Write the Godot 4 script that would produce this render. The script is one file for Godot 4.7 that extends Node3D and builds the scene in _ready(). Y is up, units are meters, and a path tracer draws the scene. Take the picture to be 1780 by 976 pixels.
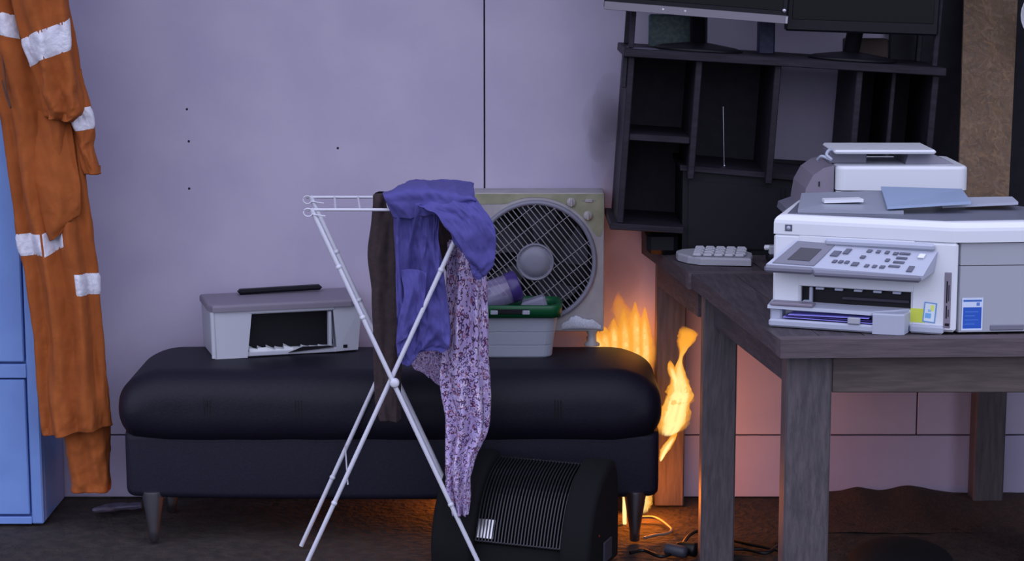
extends Node3D

var M := {}
var rng := RandomNumberGenerator.new()
var names := {}

# ---------------------------------------------------------------- materials
func mat(c: Color, rough := 0.7, metal := 0.0) -> StandardMaterial3D:
	var m := StandardMaterial3D.new()
	m.albedo_color = c
	m.roughness = rough
	m.metallic = metal
	return m

func noise_tex(freq: float, seed_: int, ramp: Array, normal := false, size := 512, bump := 4.0) -> NoiseTexture2D:
	var n := FastNoiseLite.new()
	n.seed = seed_
	n.noise_type = FastNoiseLite.TYPE_SIMPLEX_SMOOTH
	n.frequency = freq
	n.fractal_octaves = 5
	var t := NoiseTexture2D.new()
	t.width = size
	t.height = size
	t.seamless = true
	t.noise = n
	if normal:
		t.as_normal_map = true
		t.bump_strength = bump
	elif ramp.size():
		var g := Gradient.new()
		g.offsets = PackedFloat32Array(ramp.map(func(r): return r[0]))
		g.colors = PackedColorArray(ramp.map(func(r): return r[1]))
		t.color_ramp = g
	return t

# a surface with mottled colour (tone a to tone b) and a fine relief, mapped by position
func grained(a: Color, b: Color, rough: float, scale: Vector3, freq: float, seed_: int, relief := 0.4, world := false) -> StandardMaterial3D:
	var m := mat(Color.WHITE, rough)
	m.albedo_texture = noise_tex(freq, seed_, [[0.25, a], [0.75, b]])
	m.uv1_triplanar = true
	m.uv1_world_triplanar = world
	m.uv1_scale = scale
	if relief > 0.0:
		m.normal_enabled = true
		m.normal_texture = noise_tex(freq * 2.0, seed_ + 7, [], true)
		m.normal_scale = relief
	return m

func paisley_texture() -> ImageTexture:
	var n := 512
	var im := Image.create(n, n, false, Image.FORMAT_RGB8)
	im.fill(Color(0.70, 0.63, 0.80))
	var r := RandomNumberGenerator.new()
	r.seed = 31
	var tones := [Color(0.27, 0.17, 0.29), Color(0.36, 0.16, 0.27), Color(0.24, 0.16, 0.34), Color(0.86, 0.80, 0.88), Color(0.76, 0.74, 0.90), Color(0.62, 0.36, 0.44)]
	for k in 1250:
		var cx := r.randf() * n
		var cy := r.randf() * n
		var rad := r.randf_range(5.0, 15.0)
		var a0 := r.randf() * TAU
		var span := r.randf_range(2.0, 5.0)
		var c: Color = tones[[0, 0, 1, 1, 2, 2, 3, 3, 4, 5][r.randi() % 10]]
		var thick := 4 if r.randf() < 0.4 else 3
		var steps := int(rad * span) + 4
		for i in steps:
			var t := float(i) / steps
			var rr := rad * (1.0 - 0.65 * t)
			var px := int(cx + cos(a0 + span * t) * rr)
			var py := int(cy + sin(a0 + span * t) * rr)
			for dx in thick:
				for dy in thick:
					im.set_pixel(posmod(px + dx, n), posmod(py + dy, n), c)
		if r.randf() < 0.4:
			for dx in 5:
				for dy in 5:
					im.set_pixel(posmod(int(cx) + dx, n), posmod(int(cy) + dy, n), tones[r.randi() % 6])
	return ImageTexture.create_from_image(im)

func strand_texture() -> ImageTexture:
	var n := 512
	var im := Image.create(n, n, false, Image.FORMAT_RGB8)
	im.fill(Color(0.42, 0.34, 0.27))
	var r := RandomNumberGenerator.new()
	r.seed = 12
	for k in 1500:
		var cx := r.randf() * n
		var cy := r.randf() * n
		var a := r.randfn(0.5, 0.9)
		var l := r.randf_range(16.0, 60.0)
		var w := r.randf_range(3.0, 12.0)
		var v := r.randf_range(0.75, 1.2)
		var c := Color(0.46 * v, 0.36 * v, 0.27 * v).lerp(Color(0.40, 0.37, 0.36), r.randf() * 0.5)
		var ca := cos(a)
		var sa := sin(a)
		for i in int(l):
			for j in int(w):
				var u := i - l / 2
				var q := j - w / 2
				im.set_pixel(posmod(int(cx + u * ca - q * sa), n), posmod(int(cy + u * sa + q * ca), n), c.darkened(0.15) if j == 0 else c)
	return ImageTexture.create_from_image(im)

# blue maker's sticker: white border and header strip, pale rows of small print
func sticker_texture() -> ImageTexture:
	var im := Image.create(64, 96, false, Image.FORMAT_RGB8)
	im.fill(Color(0.80, 0.84, 0.93))
	im.fill_rect(Rect2i(4, 6, 56, 6), Color(0.25, 0.42, 0.72))
	im.fill_rect(Rect2i(4, 28, 56, 62), Color(0.12, 0.33, 0.72))
	for k in 4:
		im.fill_rect(Rect2i(10, 40 + k * 12, 40 - (k % 2) * 10, 2), Color(0.35, 0.52, 0.82))
	im.fill_rect(Rect2i(44, 14, 10, 10), Color(0.35, 0.50, 0.78))
	return ImageTexture.create_from_image(im)

func energy_texture() -> ImageTexture:
	var im := Image.create(64, 96, false, Image.FORMAT_RGB8)
	im.fill(Color(0.42, 0.60, 0.80))
	im.fill_rect(Rect2i(6, 6, 52, 84), Color(0.86, 0.90, 0.93))
	im.fill_rect(Rect2i(34, 12, 18, 28), Color(0.88, 0.92, 0.45))
	im.fill_rect(Rect2i(10, 52, 30, 24), Color(0.45, 0.68, 0.88))
	im.fill_rect(Rect2i(22, 34, 16, 12), Color(0.60, 0.76, 0.90))
	return ImageTexture.create_from_image(im)

# colour of burning gas: pale yellow in the thick middle, orange at the thin rim and the tip
func flame_texture() -> ImageTexture:
	var im := Image.create(32, 64, false, Image.FORMAT_RGBF)
	for y in 64:
		for x in 32:
			var u := x / 31.0
			var v := y / 63.0
			var k := clampf(u * 0.85 + v * 0.35, 0.0, 1.0)
			var c := Color(1.25, 0.95, 0.38).lerp(Color(1.0, 0.40, 0.04), smoothstep(0.08, 0.55, k)).lerp(Color(0.75, 0.17, 0.015), smoothstep(0.55, 0.95, k))
			im.set_pixel(x, y, c)
	return ImageTexture.create_from_image(im)

func make_materials() -> void:
	M.wall = grained(Color(0.705, 0.67, 0.765), Color(0.735, 0.70, 0.785), 0.75, Vector3(0.9, 0.9, 0.9), 0.006, 3, 0.05, true)
	M.wall_low = grained(Color(0.685, 0.65, 0.765), Color(0.715, 0.68, 0.785), 0.75, Vector3(0.9, 0.9, 0.9), 0.006, 5, 0.05, true)
	M.joint = mat(Color(0.16, 0.15, 0.22), 0.9)
	M.ceiling = mat(Color(0.55, 0.54, 0.58), 0.9)
	M.floor = grained(Color(0.165, 0.145, 0.14), Color(0.235, 0.20, 0.185), 0.95, Vector3(1.6, 1.6, 1.6), 0.02, 11, 1.2, true)
	M.ground = grained(Color(0.22, 0.22, 0.22), Color(0.29, 0.285, 0.28), 0.95, Vector3(0.5, 0.5, 0.5), 0.02, 12, 0.4, true)
	M.soil = grained(Color(0.22, 0.17, 0.15), Color(0.29, 0.22, 0.19), 0.95, Vector3(4, 4, 4), 0.02, 13, 1.5, true)
	M.locker = grained(Color(0.455, 0.58, 0.83), Color(0.48, 0.61, 0.855), 0.45, Vector3(1, 1, 1), 0.01, 21, 0.05)
	M.dark_gap = mat(Color(0.05, 0.05, 0.09), 0.9)
	M.orange = grained(Color(0.595, 0.305, 0.105), Color(0.645, 0.335, 0.125), 0.9, Vector3(2.2, 2.2, 2.2), 0.012, 23, 0.5)
	M.reflective = grained(Color(0.80, 0.79, 0.84), Color(0.90, 0.90, 0.94), 0.45, Vector3(5, 5, 5), 0.012, 25, 1.2)
	M.zip = mat(Color(0.33, 0.22, 0.19), 0.6)
	M.leather = grained(Color(0.078, 0.072, 0.125), Color(0.098, 0.09, 0.145), 0.55, Vector3(6, 6, 6), 0.03, 31, 0.25)
	M.leather_low = grained(Color(0.095, 0.09, 0.15), Color(0.115, 0.108, 0.17), 0.6, Vector3(6, 6, 6), 0.03, 33, 0.25)
	M.stitch = mat(Color(0.03, 0.03, 0.05), 0.8)
	M.chrome = mat(Color(0.70, 0.70, 0.74), 0.3, 1.0)
	M.white_metal = mat(Color(0.83, 0.83, 0.88), 0.35)
	M.white_plastic = mat(Color(0.83, 0.84, 0.86), 0.35)
	M.purple = grained(Color(0.305, 0.29, 0.56), Color(0.325, 0.31, 0.59), 0.9, Vector3(5, 5, 5), 0.015, 41, 0.12)
	M.brown_cloth = grained(Color(0.215, 0.17, 0.185), Color(0.26, 0.205, 0.215), 0.95, Vector3(4, 4, 4), 0.02, 43, 0.5)
	M.paisley = mat(Color.WHITE, 0.9)
	M.paisley.albedo_texture = paisley_texture()
	M.printer_grey = mat(Color(0.72, 0.725, 0.77), 0.4)
	M.printer_lid = mat(Color(0.50, 0.47, 0.53), 0.5)
	M.black = mat(Color(0.075, 0.07, 0.10), 0.5)
	M.black_matte = mat(Color(0.045, 0.045, 0.06), 0.85)
	M.fan_box = grained(Color(0.62, 0.60, 0.62), Color(0.68, 0.66, 0.66), 0.45, Vector3(2, 2, 2), 0.01, 51, 0.05)
	M.fan_aged = grained(Color(0.53, 0.53, 0.43), Color(0.60, 0.59, 0.49), 0.5, Vector3(3, 3, 3), 0.01, 53, 0.05)
	M.fan_ring = mat(Color(0.50, 0.50, 0.56), 0.4)
	M.fan_slat = mat(Color(0.58, 0.57, 0.60), 0.5)
	M.fan_dark = mat(Color(0.24, 0.23, 0.25), 0.8)
	M.fan_blade = mat(Color(0.36, 0.35, 0.39), 0.6)
	M.foam = grained(Color(0.76, 0.77, 0.84), Color(0.88, 0.89, 0.93), 0.9, Vector3(12, 12, 12), 0.03, 55, 1.0)
	M.tub_grey = mat(Color(0.63, 0.645, 0.70), 0.4)
	M.tub_groove = mat(Color(0.42, 0.43, 0.50), 0.5)
	M.green = mat(Color(0.05, 0.33, 0.19), 0.35)
	M.clear_plastic = mat(Color(0.62, 0.58, 0.75, 0.45), 0.1)
	M.clear_plastic.transparency = BaseMaterial3D.TRANSPARENCY_ALPHA
	M.violet_plastic = mat(Color(0.25, 0.19, 0.45), 0.3)
	M.grey_bits = mat(Color(0.52, 0.52, 0.60), 0.6)
	M.heater_rib = mat(Color(0.20, 0.20, 0.22), 0.35, 0.6)
	M.heater_bright = mat(Color(0.75, 0.75, 0.76), 0.25, 1.0)
	M.switch_grey = mat(Color(0.22, 0.22, 0.27), 0.5)
	M.red = mat(Color(0.5, 0.06, 0.06), 0.4)
	M.wood = grained(Color(0.23, 0.20, 0.225), Color(0.29, 0.255, 0.28), 0.6, Vector3(9, 9, 0.9), 0.012, 61, 0.5)
	M.wood_edge = grained(Color(0.29, 0.25, 0.275), Color(0.35, 0.30, 0.325), 0.65, Vector3(0.9, 9, 9), 0.012, 63, 0.5)
	M.wood_leg = grained(Color(0.265, 0.245, 0.265), Color(0.33, 0.30, 0.32), 0.6, Vector3(9, 0.9, 9), 0.012, 65, 0.5)
	M.wood_worn = grained(Color(0.29, 0.25, 0.25), Color(0.35, 0.305, 0.30), 0.7, Vector3(0.9, 9, 9), 0.012, 67, 0.5)
	M.dark_wood = grained(Color(0.11, 0.095, 0.13), Color(0.155, 0.135, 0.175), 0.55, Vector3(1, 8, 8), 0.012, 71, 0.3)
	M.dark_board = grained(Color(0.125, 0.115, 0.155), Color(0.15, 0.138, 0.18), 0.6, Vector3(3, 3, 3), 0.012, 73, 0.2)
	M.silver = mat(Color(0.50, 0.48, 0.52), 0.4, 0.3)
	M.screen = mat(Color(0.03, 0.03, 0.045), 0.25)
	M.osb = mat(Color.WHITE, 0.9)
	M.osb.albedo_texture = strand_texture()
	M.osb.uv1_triplanar = true
	M.osb.uv1_scale = Vector3(2.6, 2.6, 2.6)
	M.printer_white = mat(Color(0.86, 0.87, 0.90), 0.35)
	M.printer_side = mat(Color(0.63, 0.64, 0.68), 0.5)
	M.lid_top = mat(Color(0.40, 0.41, 0.47), 0.4)
	M.tray_grey = mat(Color(0.56, 0.58, 0.64), 0.4)
	M.panel_grey = mat(Color(0.66, 0.68, 0.75), 0.4)
	M.panel_dark = mat(Color(0.44, 0.44, 0.50), 0.4)
	M.lcd = mat(Color(0.21, 0.20, 0.25), 0.25)
	M.button = mat(Color(0.34, 0.35, 0.42), 0.5)
	M.tray_blue = mat(Color(0.60, 0.67, 0.79), 0.3)
	M.paper_lilac = mat(Color(0.55, 0.53, 0.88), 0.6)
	M.paper = mat(Color(0.36, 0.34, 0.42), 0.8)
	M.sticker = mat(Color.WHITE, 0.5)
	M.sticker.albedo_texture = sticker_texture()
	M.energy = mat(Color.WHITE, 0.5)
	M.energy.albedo_texture = energy_texture()
	M.yellow = mat(Color(0.80, 0.84, 0.30), 0.6)
	M.keyboard = mat(Color(0.60, 0.60, 0.64), 0.5)
	M.keycap = mat(Color(0.70, 0.70, 0.74), 0.5)
	M.cord = mat(Color(0.03, 0.03, 0.04), 0.5)
	M.cord_pale = mat(Color(0.58, 0.50, 0.44), 0.5)
	M.carton = mat(Color(0.33, 0.28, 0.27), 0.85)
	M.teal = grained(Color(0.10, 0.20, 0.24), Color(0.24, 0.30, 0.27), 0.4, Vector3(6, 6, 6), 0.02, 81, 0.0)
	M.blue = grained(Color(0.09, 0.13, 0.27), Color(0.16, 0.19, 0.33), 0.5, Vector3(6, 6, 6), 0.02, 83, 0.0)
	for k in ["black", "black_matte", "dark_board", "dark_wood", "leather", "leather_low", "screen"]:
		M[k].metallic_specular = 0.36
	M.flame = mat(Color.BLACK, 1.0)
	M.flame.specular_mode = BaseMaterial3D.SPECULAR_DISABLED
	M.flame.transparency = BaseMaterial3D.TRANSPARENCY_ALPHA
	M.flame.vertex_color_use_as_albedo = true
	M.flame.emission_enabled = true
	M.flame.emission = Color.BLACK
	M.flame.emission_texture = flame_texture()
	M.flame.emission_energy_multiplier = 0.5

# ---------------------------------------------------------------- mesh helpers
func tool() -> SurfaceTool:
	var st := SurfaceTool.new()
	st.begin(Mesh.PRIMITIVE_TRIANGLES)
	return st

func tri(st: SurfaceTool, a: Vector3, b: Vector3, c: Vector3) -> void:
	st.add_vertex(a)
	st.add_vertex(b)
	st.add_vertex(c)

func quad(st: SurfaceTool, a: Vector3, b: Vector3, c: Vector3, d: Vector3) -> void:
	tri(st, a, b, c)
	tri(st, a, c, d)

# eight corners: 0-3 round the bottom (front left, front right, back right, back left), 4-7 the same on top
func hexa(st: SurfaceTool, p: Array) -> void:
	st.set_smooth_group(-1)
	quad(st, p[0], p[4], p[5], p[1])
	quad(st, p[1], p[5], p[6], p[2])
	quad(st, p[2], p[6], p[7], p[3])
	quad(st, p[3], p[7], p[4], p[0])
	quad(st, p[4], p[7], p[6], p[5])
	quad(st, p[0], p[1], p[2], p[3])

# a box with chamfered edges, turned by b
func cbox(st: SurfaceTool, c: Vector3, s: Vector3, bev := 0.003, b := Basis()) -> void:
	st.set_smooth_group(-1)
	var h := s / 2.0
	bev = minf(bev, minf(h.x, minf(h.y, h.z)) * 0.9)
	var f := func(x, y, z): return c + b * Vector3(x, y, z)
	var axes := [[0, 1, 2], [1, 2, 0], [2, 0, 1]]
	for ax in axes:
		for sg in [-1.0, 1.0]:
			var pts := []
			for k in [[-1, -1], [1, -1], [1, 1], [-1, 1]]:
				var v := Vector3()
				v[ax[0]] = sg * h[ax[0]]
				v[ax[1]] = k[0] * (h[ax[1]] - bev)
				v[ax[2]] = k[1] * (h[ax[2]] - bev)
				pts.append(c + b * v)
			if sg > 0:
				pts.reverse()
			quad(st, pts[0], pts[1], pts[2], pts[3])
	for ax in axes:
		for s1 in [-1.0, 1.0]:
			for s2 in [-1.0, 1.0]:
				var pts := []
				for e in [[-1, 0], [1, 0], [1, 1], [-1, 1]]:
					var v := Vector3()
					v[ax[0]] = e[0] * (h[ax[0]] - bev)
					v[ax[1]] = s1 * (h[ax[1]] - (bev if e[1] else 0.0))
					v[ax[2]] = s2 * (h[ax[2]] - (0.0 if e[1] else bev))
					pts.append(c + b * v)
				if s1 * s2 < 0:
					pts.reverse()
				quad(st, pts[0], pts[1], pts[2], pts[3])
	for sx in [-1.0, 1.0]:
		for sy in [-1.0, 1.0]:
			for sz in [-1.0, 1.0]:
				var a: Vector3 = f.call(sx * h.x, sy * (h.y - bev), sz * (h.z - bev))
				var d: Vector3 = f.call(sx * (h.x - bev), sy * h.y, sz * (h.z - bev))
				var e: Vector3 = f.call(sx * (h.x - bev), sy * (h.y - bev), sz * h.z)
				if sx * sy * sz > 0:
					tri(st, a, e, d)
				else:
					tri(st, a, d, e)

# rings of equal length, joined; closed ends on request
func loft(st: SurfaceTool, rings: Array, cap := true, smooth := true) -> void:
	st.set_smooth_group(0 if smooth else -1)
	var n: int = rings[0].size()
	for i in rings.size() - 1:
		for j in n:
			var k := (j + 1) % n
			quad(st, rings[i][j], rings[i + 1][j], rings[i + 1][k], rings[i][k])
	if cap:
		st.set_smooth_group(1)
		for e in [0, rings.size() - 1]:
			var mid := Vector3()
			for p in rings[e]:
				mid += p
			mid /= n
			for j in n:
				if e == 0:
					tri(st, mid, rings[e][j], rings[e][(j + 1) % n])
				else:
					tri(st, mid, rings[e][(j + 1) % n], rings[e][j])

func tube(st: SurfaceTool, path: Array, r: float, sides := 10) -> void:
	var rings := []
	for i in path.size():
		var d: Vector3 = (path[mini(i + 1, path.size() - 1)] - path[maxi(i - 1, 0)]).normalized()
		var u := d.cross(Vector3.UP if absf(d.y) < 0.9 else Vector3.RIGHT).normalized()
		var w := d.cross(u).normalized()
		var ring := []
		for j in sides:
			var a := TAU * j / sides
			ring.append(path[i] + (u * cos(a) + w * sin(a)) * r)
		rings.append(ring)
	loft(st, rings)

# profile of (radius, along) pairs turned round the axis
func lathe(st: SurfaceTool, prof: Array, at: Vector3, axis := Vector3.UP, segs := 24) -> void:
	var u := axis.cross(Vector3.RIGHT if absf(axis.x) < 0.9 else Vector3.UP).normalized()
	var w := axis.cross(u).normalized()
	var rings := []
	for p in prof:
		var ring := []
		for j in segs:
			var a := -TAU * j / segs
			ring.append(at + axis * p[1] + (u * cos(a) + w * sin(a)) * maxf(p[0], 0.0002))
		rings.append(ring)
	loft(st, rings, true)

func ball(st: SurfaceTool, c: Vector3, r: float, squash := 1.0) -> void:
	var prof := []
	for i in 9:
		var a := -PI / 2 + PI * i / 8
		prof.append([cos(a) * r, sin(a) * r * squash])
	lathe(st, prof, c, Vector3.UP, 14)

# a convex outline moved in by d, corner by corner
func inset(plan: Array, d: float) -> Array:
	if d == 0.0:
		return plan
	var mid := Vector2()
	for p in plan:
		mid += p
	mid /= plan.size()
	var out := []
	var n := plan.size()
	for i in n:
		var p: Vector2 = plan[i]
		var e0: Vector2 = (p - plan[(i + n - 1) % n]).normalized()
		var e1: Vector2 = (plan[(i + 1) % n] - p).normalized()
		var n0 := Vector2(-e0.y, e0.x)
		var n1 := Vector2(-e1.y, e1.x)
		if n0.dot(mid - p) < 0.0:
			n0 = -n0
		if n1.dot(mid - p) < 0.0:
			n1 = -n1
		var m := (n0 + n1).normalized()
		out.append(p + m * d / maxf(0.35, m.dot(n0)))
	return out

# a plan outline (x, z) raised from y0 to y1, the top edge rounded by bev
func prism(st: SurfaceTool, plan: Array, y0: float, y1: float, bev := 0.0) -> void:
	var mid := Vector2()
	for p in plan:
		mid += p
	mid /= plan.size()
	var levels := [[y0, 0.0], [y1 - bev, 0.0]]
	if bev > 0.0:
		for k in [1, 2, 3, 4]:
			var a: float = PI / 2 * k / 4.0
			levels.append([y1 - bev + bev * sin(a), bev * (1.0 - cos(a))])
	var rings := []
	for l in levels:
		var ring := []
		for p in inset(plan, l[1]):
			ring.append(Vector3(p.x, l[0], p.y))
		rings.append(ring)
	st.set_smooth_group(-1)
	loft(st, rings, true, false)

func cat(a: Variant, b: Variant, c: Variant, d: Variant, t: float) -> Variant:
	return 0.5 * ((2.0 * b) + (c - a) * t + (2.0 * a - 5.0 * b + 4.0 * c - d) * t * t + (3.0 * b - a - 3.0 * c + d) * t * t * t)

func along(p: Array, t: float) -> Variant:
	var f := clampf(t, 0.0, 1.0) * (p.size() - 1)
	var i := mini(int(f), p.size() - 2)
	return cat(p[maxi(i - 1, 0)], p[i], p[i + 1], p[mini(i + 2, p.size() - 1)], f - i)

# cloth through rows of control points, with folds and a thickness
func sheet(rows: Array, nu: int, nv: int, amp: float, waves: float, seed_: int, thick := 0.003) -> SurfaceTool:
	var st := tool()
	st.set_smooth_group(0)
	var nz := FastNoiseLite.new()
	nz.seed = seed_
	nz.frequency = 1.0
	var pts := []
	for j in nv + 1:
		var line := []
		var v := float(j) / nv
		for i in nu + 1:
			var u := float(i) / nu
			var col := []
			for r in rows:
				col.append(along(r, u))
			line.append(along(col, v))
		pts.append(line)
	var front := []
	var back := []
	for j in nv + 1:
		var fl := []
		var bl := []
		for i in nu + 1:
			var du: Vector3 = pts[j][mini(i + 1, nu)] - pts[j][maxi(i - 1, 0)]
			var dv: Vector3 = pts[mini(j + 1, nv)][i] - pts[maxi(j - 1, 0)][i]
			var n := du.cross(dv).normalized()
			if n.z < 0 and absf(n.z) > absf(n.y):
				n = -n
			elif n.y < 0 and absf(n.y) > absf(n.z):
				n = -n
			var u := float(i) / nu
			var v := float(j) / nv
			var ridge := 0.45 - absf(nz.get_noise_2d(u * waves * 0.42 + v * 0.35 + 20.0, v * 0.8 - u * 0.5)) * 1.7
			var ridge2 := 0.4 - absf(nz.get_noise_2d(u * waves * 0.7 - v * 0.7 + 50.0, v * 1.1 + u * 0.6)) * 1.7
			var h := amp * (0.35 * sin(u * TAU * waves * 0.6 + 2.5 * nz.get_noise_2d(u * 1.2, v * 1.3)) + 1.5 * ridge + 0.8 * ridge2)
			fl.append(pts[j][i] + n * h)
			bl.append(pts[j][i] + n * (h - thick))
		front.append(fl)
		back.append(bl)
	for j in nv:
		for i in nu:
			for side in [[front, 0], [back, 1]]:
				var g: Array = side[0]
				var c := [[i, j], [i, j + 1], [i + 1, j + 1], [i + 1, j]]
				if side[1]:
					c.reverse()
				for k in [0, 1, 2, 0, 2, 3]:
					var q: Array = c[k]
					st.set_uv(Vector2(float(q[0]) / nu, float(q[1]) / nv))
					st.add_vertex(g[q[1]][q[0]])
	st.set_uv(Vector2.ZERO)
	for i in nu:
		quad(st, front[0][i], front[0][i + 1], back[0][i + 1], back[0][i])
		quad(st, front[nv][i], back[nv][i], back[nv][i + 1], front[nv][i + 1])
	for j in nv:
		quad(st, front[j][0], back[j][0], back[j + 1][0], front[j + 1][0])
		quad(st, front[j][nu], front[j + 1][nu], back[j + 1][nu], back[j][nu])
	return st

# a point on a hanging tube of cloth; s = sections [y, left, right, z] from top to bottom, a = angle from the right side to the front
func tube_at(s: Array, t: float, a: float, depth: float, amp: float, folds: int, nz: FastNoiseLite, inflate := 0.0) -> Vector3:
	var f := clampf(t, 0.0, 1.0) * (s.size() - 1)
	var i := mini(int(f), s.size() - 2)
	var e := []
	for k in 4:
		e.append(cat(s[maxi(i - 1, 0)][k], s[i][k], s[i + 1][k], s[mini(i + 2, s.size() - 1)][k], f - i))
	var r: float = (e[2] - e[1]) / 2.0
	var d := minf(depth, r * 0.9)
	var fold := amp * (sin(a * folds + 3.0 * nz.get_noise_2d(t * 1.4, 0.0) + folds) + 1.4 * nz.get_noise_3d(cos(a) * 1.6, sin(a) * 1.6, t * 3.2))
	var ca := cos(a)
	var sa := sin(a)
	var zz: float = e[3]
	return Vector3((e[1] + e[2]) / 2.0 + ca * (r + inflate) + ca * fold * 0.35, e[0], zz + sa * (d + inflate + fold))

func cloth_tube(s: Array, depth: float, amp: float, folds: int, seed_: int, uvs := Vector2(2, 2), nt := 48, na := 56, slope := 0.0) -> SurfaceTool:
	var st := tool()
	st.set_smooth_group(0)
	var nz := FastNoiseLite.new()
	nz.seed = seed_
	nz.frequency = 1.0
	var grid := []
	for j in nt + 1:
		var ring := []
		for i in na + 1:
			var a := TAU * i / na
			var p := tube_at(s, float(j) / nt, a if i < na else 0.0, depth, amp, folds, nz)
			p.y += slope * cos(a) * float(j) / nt
			ring.append(p)
		grid.append(ring)
	# the hem turns in
	for k in 2:
		var ring := []
		var mid := Vector3()
		for i in na:
			mid += grid[nt][i] / na
		for i in na + 1:
			var p: Vector3 = grid[nt][i]
			ring.append(p.lerp(mid, 0.06) + Vector3(0, 0.02 * k + 0.001, 0))
		grid.append(ring)
	for j in grid.size() - 1:
		for i in na:
			for q in [[i, j], [i, j + 1], [i + 1, j + 1], [i, j], [i + 1, j + 1], [i + 1, j]]:
				st.set_uv(Vector2(float(q[0]) / na * uvs.x, float(q[1]) / nt * uvs.y))
				st.add_vertex(grid[q[1]][q[0]])
	return st

# a band sewn on such a tube, from t0 to t1, between two angles; lean makes it run down to the right
func band(s: Array, depth: float, amp: float, folds: int, seed_: int, t0: float, t1: float, a0: float, a1: float, lean := 0.0) -> SurfaceTool:
	var st := tool()
	st.set_smooth_group(0)
	var nz := FastNoiseLite.new()
	nz.seed = seed_
	nz.frequency = 1.0
	var g := []
	for j in 7:
		var row := []
		for i in 25:
			var u := i / 24.0
			var v := j / 6.0
			var t := lerpf(t0, t1, v) + lean * (u - 0.5)
			var edge := 0.0005 if i in [0, 24] or j in [0, 6] else 0.004
			row.append(tube_at(s, t, lerpf(a0, a1, u), depth, amp, folds, nz, edge))
		g.append(row)
	for j in 6:
		for i in 24:
			quad(st, g[j][i], g[j][i + 1], g[j + 1][i + 1], g[j + 1][i])
	return st

# ---------------------------------------------------------------- object helpers
func numbered(called: String) -> String:
	names[called] = names.get(called, -1) + 1
	return called if names[called] == 0 else "%s_%03d" % [called, names[called]]

func obj(called: String, st: SurfaceTool, m: Material, parent: Node = null) -> MeshInstance3D:
	st.generate_normals()
	var o := MeshInstance3D.new()
	o.mesh = st.commit()
	o.name = numbered(called) if parent == null else called
	o.material_override = m
	(self if parent == null else parent).add_child(o, true)
	return o

func tag(o: Node, label: String, category: String, group := "") -> Node:
	o.set_meta("label", label)
	o.set_meta("category", category)
	if group:
		o.set_meta("group", group)
	return o

func thing(called: String, label: String, category: String, at := Vector3.ZERO, turn := 0.0, group := "") -> Node3D:
	var o := Node3D.new()
	o.name = numbered(called)
	add_child(o)
	o.position = at
	o.rotation.y = turn
	tag(o, label, category, group)
	return o

func struct(o: Node) -> Node:
	o.set_meta("kind", "structure")
	return o

func box_part(called: String, c: Vector3, s: Vector3, m: Material, parent: Node = null, bev := 0.003) -> MeshInstance3D:
	var st := tool()
	cbox(st, c, s, bev)
	return obj(called, st, m, parent)

# box given by its corners
func span(st: SurfaceTool, a: Vector3, b: Vector3, bev := 0.003) -> void:
	cbox(st, (a + b) / 2.0, (b - a).abs(), bev)

func span_part(called: String, a: Vector3, b: Vector3, m: Material, parent: Node = null, bev := 0.003) -> MeshInstance3D:
	return box_part(called, (a + b) / 2.0, (b - a).abs(), m, parent, bev)

func tube_part(called: String, path: Array, r: float, m: Material, parent: Node = null, sides := 10) -> MeshInstance3D:
	var st := tool()
	tube(st, path, r, sides)
	return obj(called, st, m, parent)

func lathe_part(called: String, prof: Array, at: Vector3, axis: Vector3, m: Material, parent: Node = null, segs := 28) -> MeshInstance3D:
	var st := tool()
	lathe(st, prof, at, axis, segs)
	return obj(called, st, m, parent)

func smooth_path(ctrl: Array, n: int) -> Array:
	var out := []
	for i in n + 1:
		out.append(along(ctrl, float(i) / n))
	return out

# ================================================================ scene
func _ready() -> void:
	rng.seed = 5
	camera_and_light()
	make_materials()
	room()
	locker()
	tables()
	ottoman()
	hutch()
	monitors()
	boards()
	printer_on_bench()
	box_fan()
	tub()
	airer()
	laundry()
	overalls()
	heater()
	printer_behind()
	printer_front()
	desk_items()
	floor_items()
	fire()
	smoke()

func camera_and_light() -> void:
	var cam := Camera3D.new()
	cam.name = "camera"
	cam.fov = 15.272
	cam.position = Vector3(0, 1.576, 5.80)
	cam.rotation_degrees = Vector3(-9.176, 0, 0)
	cam.far = 100.0
	add_child(cam)
	cam.current = true
	var env := Environment.new()
	env.background_mode = Environment.BG_SKY
	var sky := Sky.new()
	var sm := ProceduralSkyMaterial.new()
	sm.sky_top_color = Color(0.845, 0.86, 0.97)
	sm.sky_horizon_color = Color(0.70, 0.72, 0.80)
	sm.ground_bottom_color = Color(0.36, 0.36, 0.40)
	sm.ground_horizon_color = Color(0.5, 0.5, 0.55)
	sm.sky_energy_multiplier = 1.0
	sm.sun_angle_max = 1.0
	sky.sky_material = sm
	env.sky = sky
	env.tonemap_mode = Environment.TONE_MAPPER_LINEAR
	env.tonemap_exposure = 2.1
	env.volumetric_fog_enabled = true
	env.volumetric_fog_density = 0.0
	env.sdfgi_enabled = true
	env.ssao_enabled = true
	env.ssil_enabled = true
	var we := WorldEnvironment.new()
	we.name = "environment"
	we.environment = env
	add_child(we)

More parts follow.
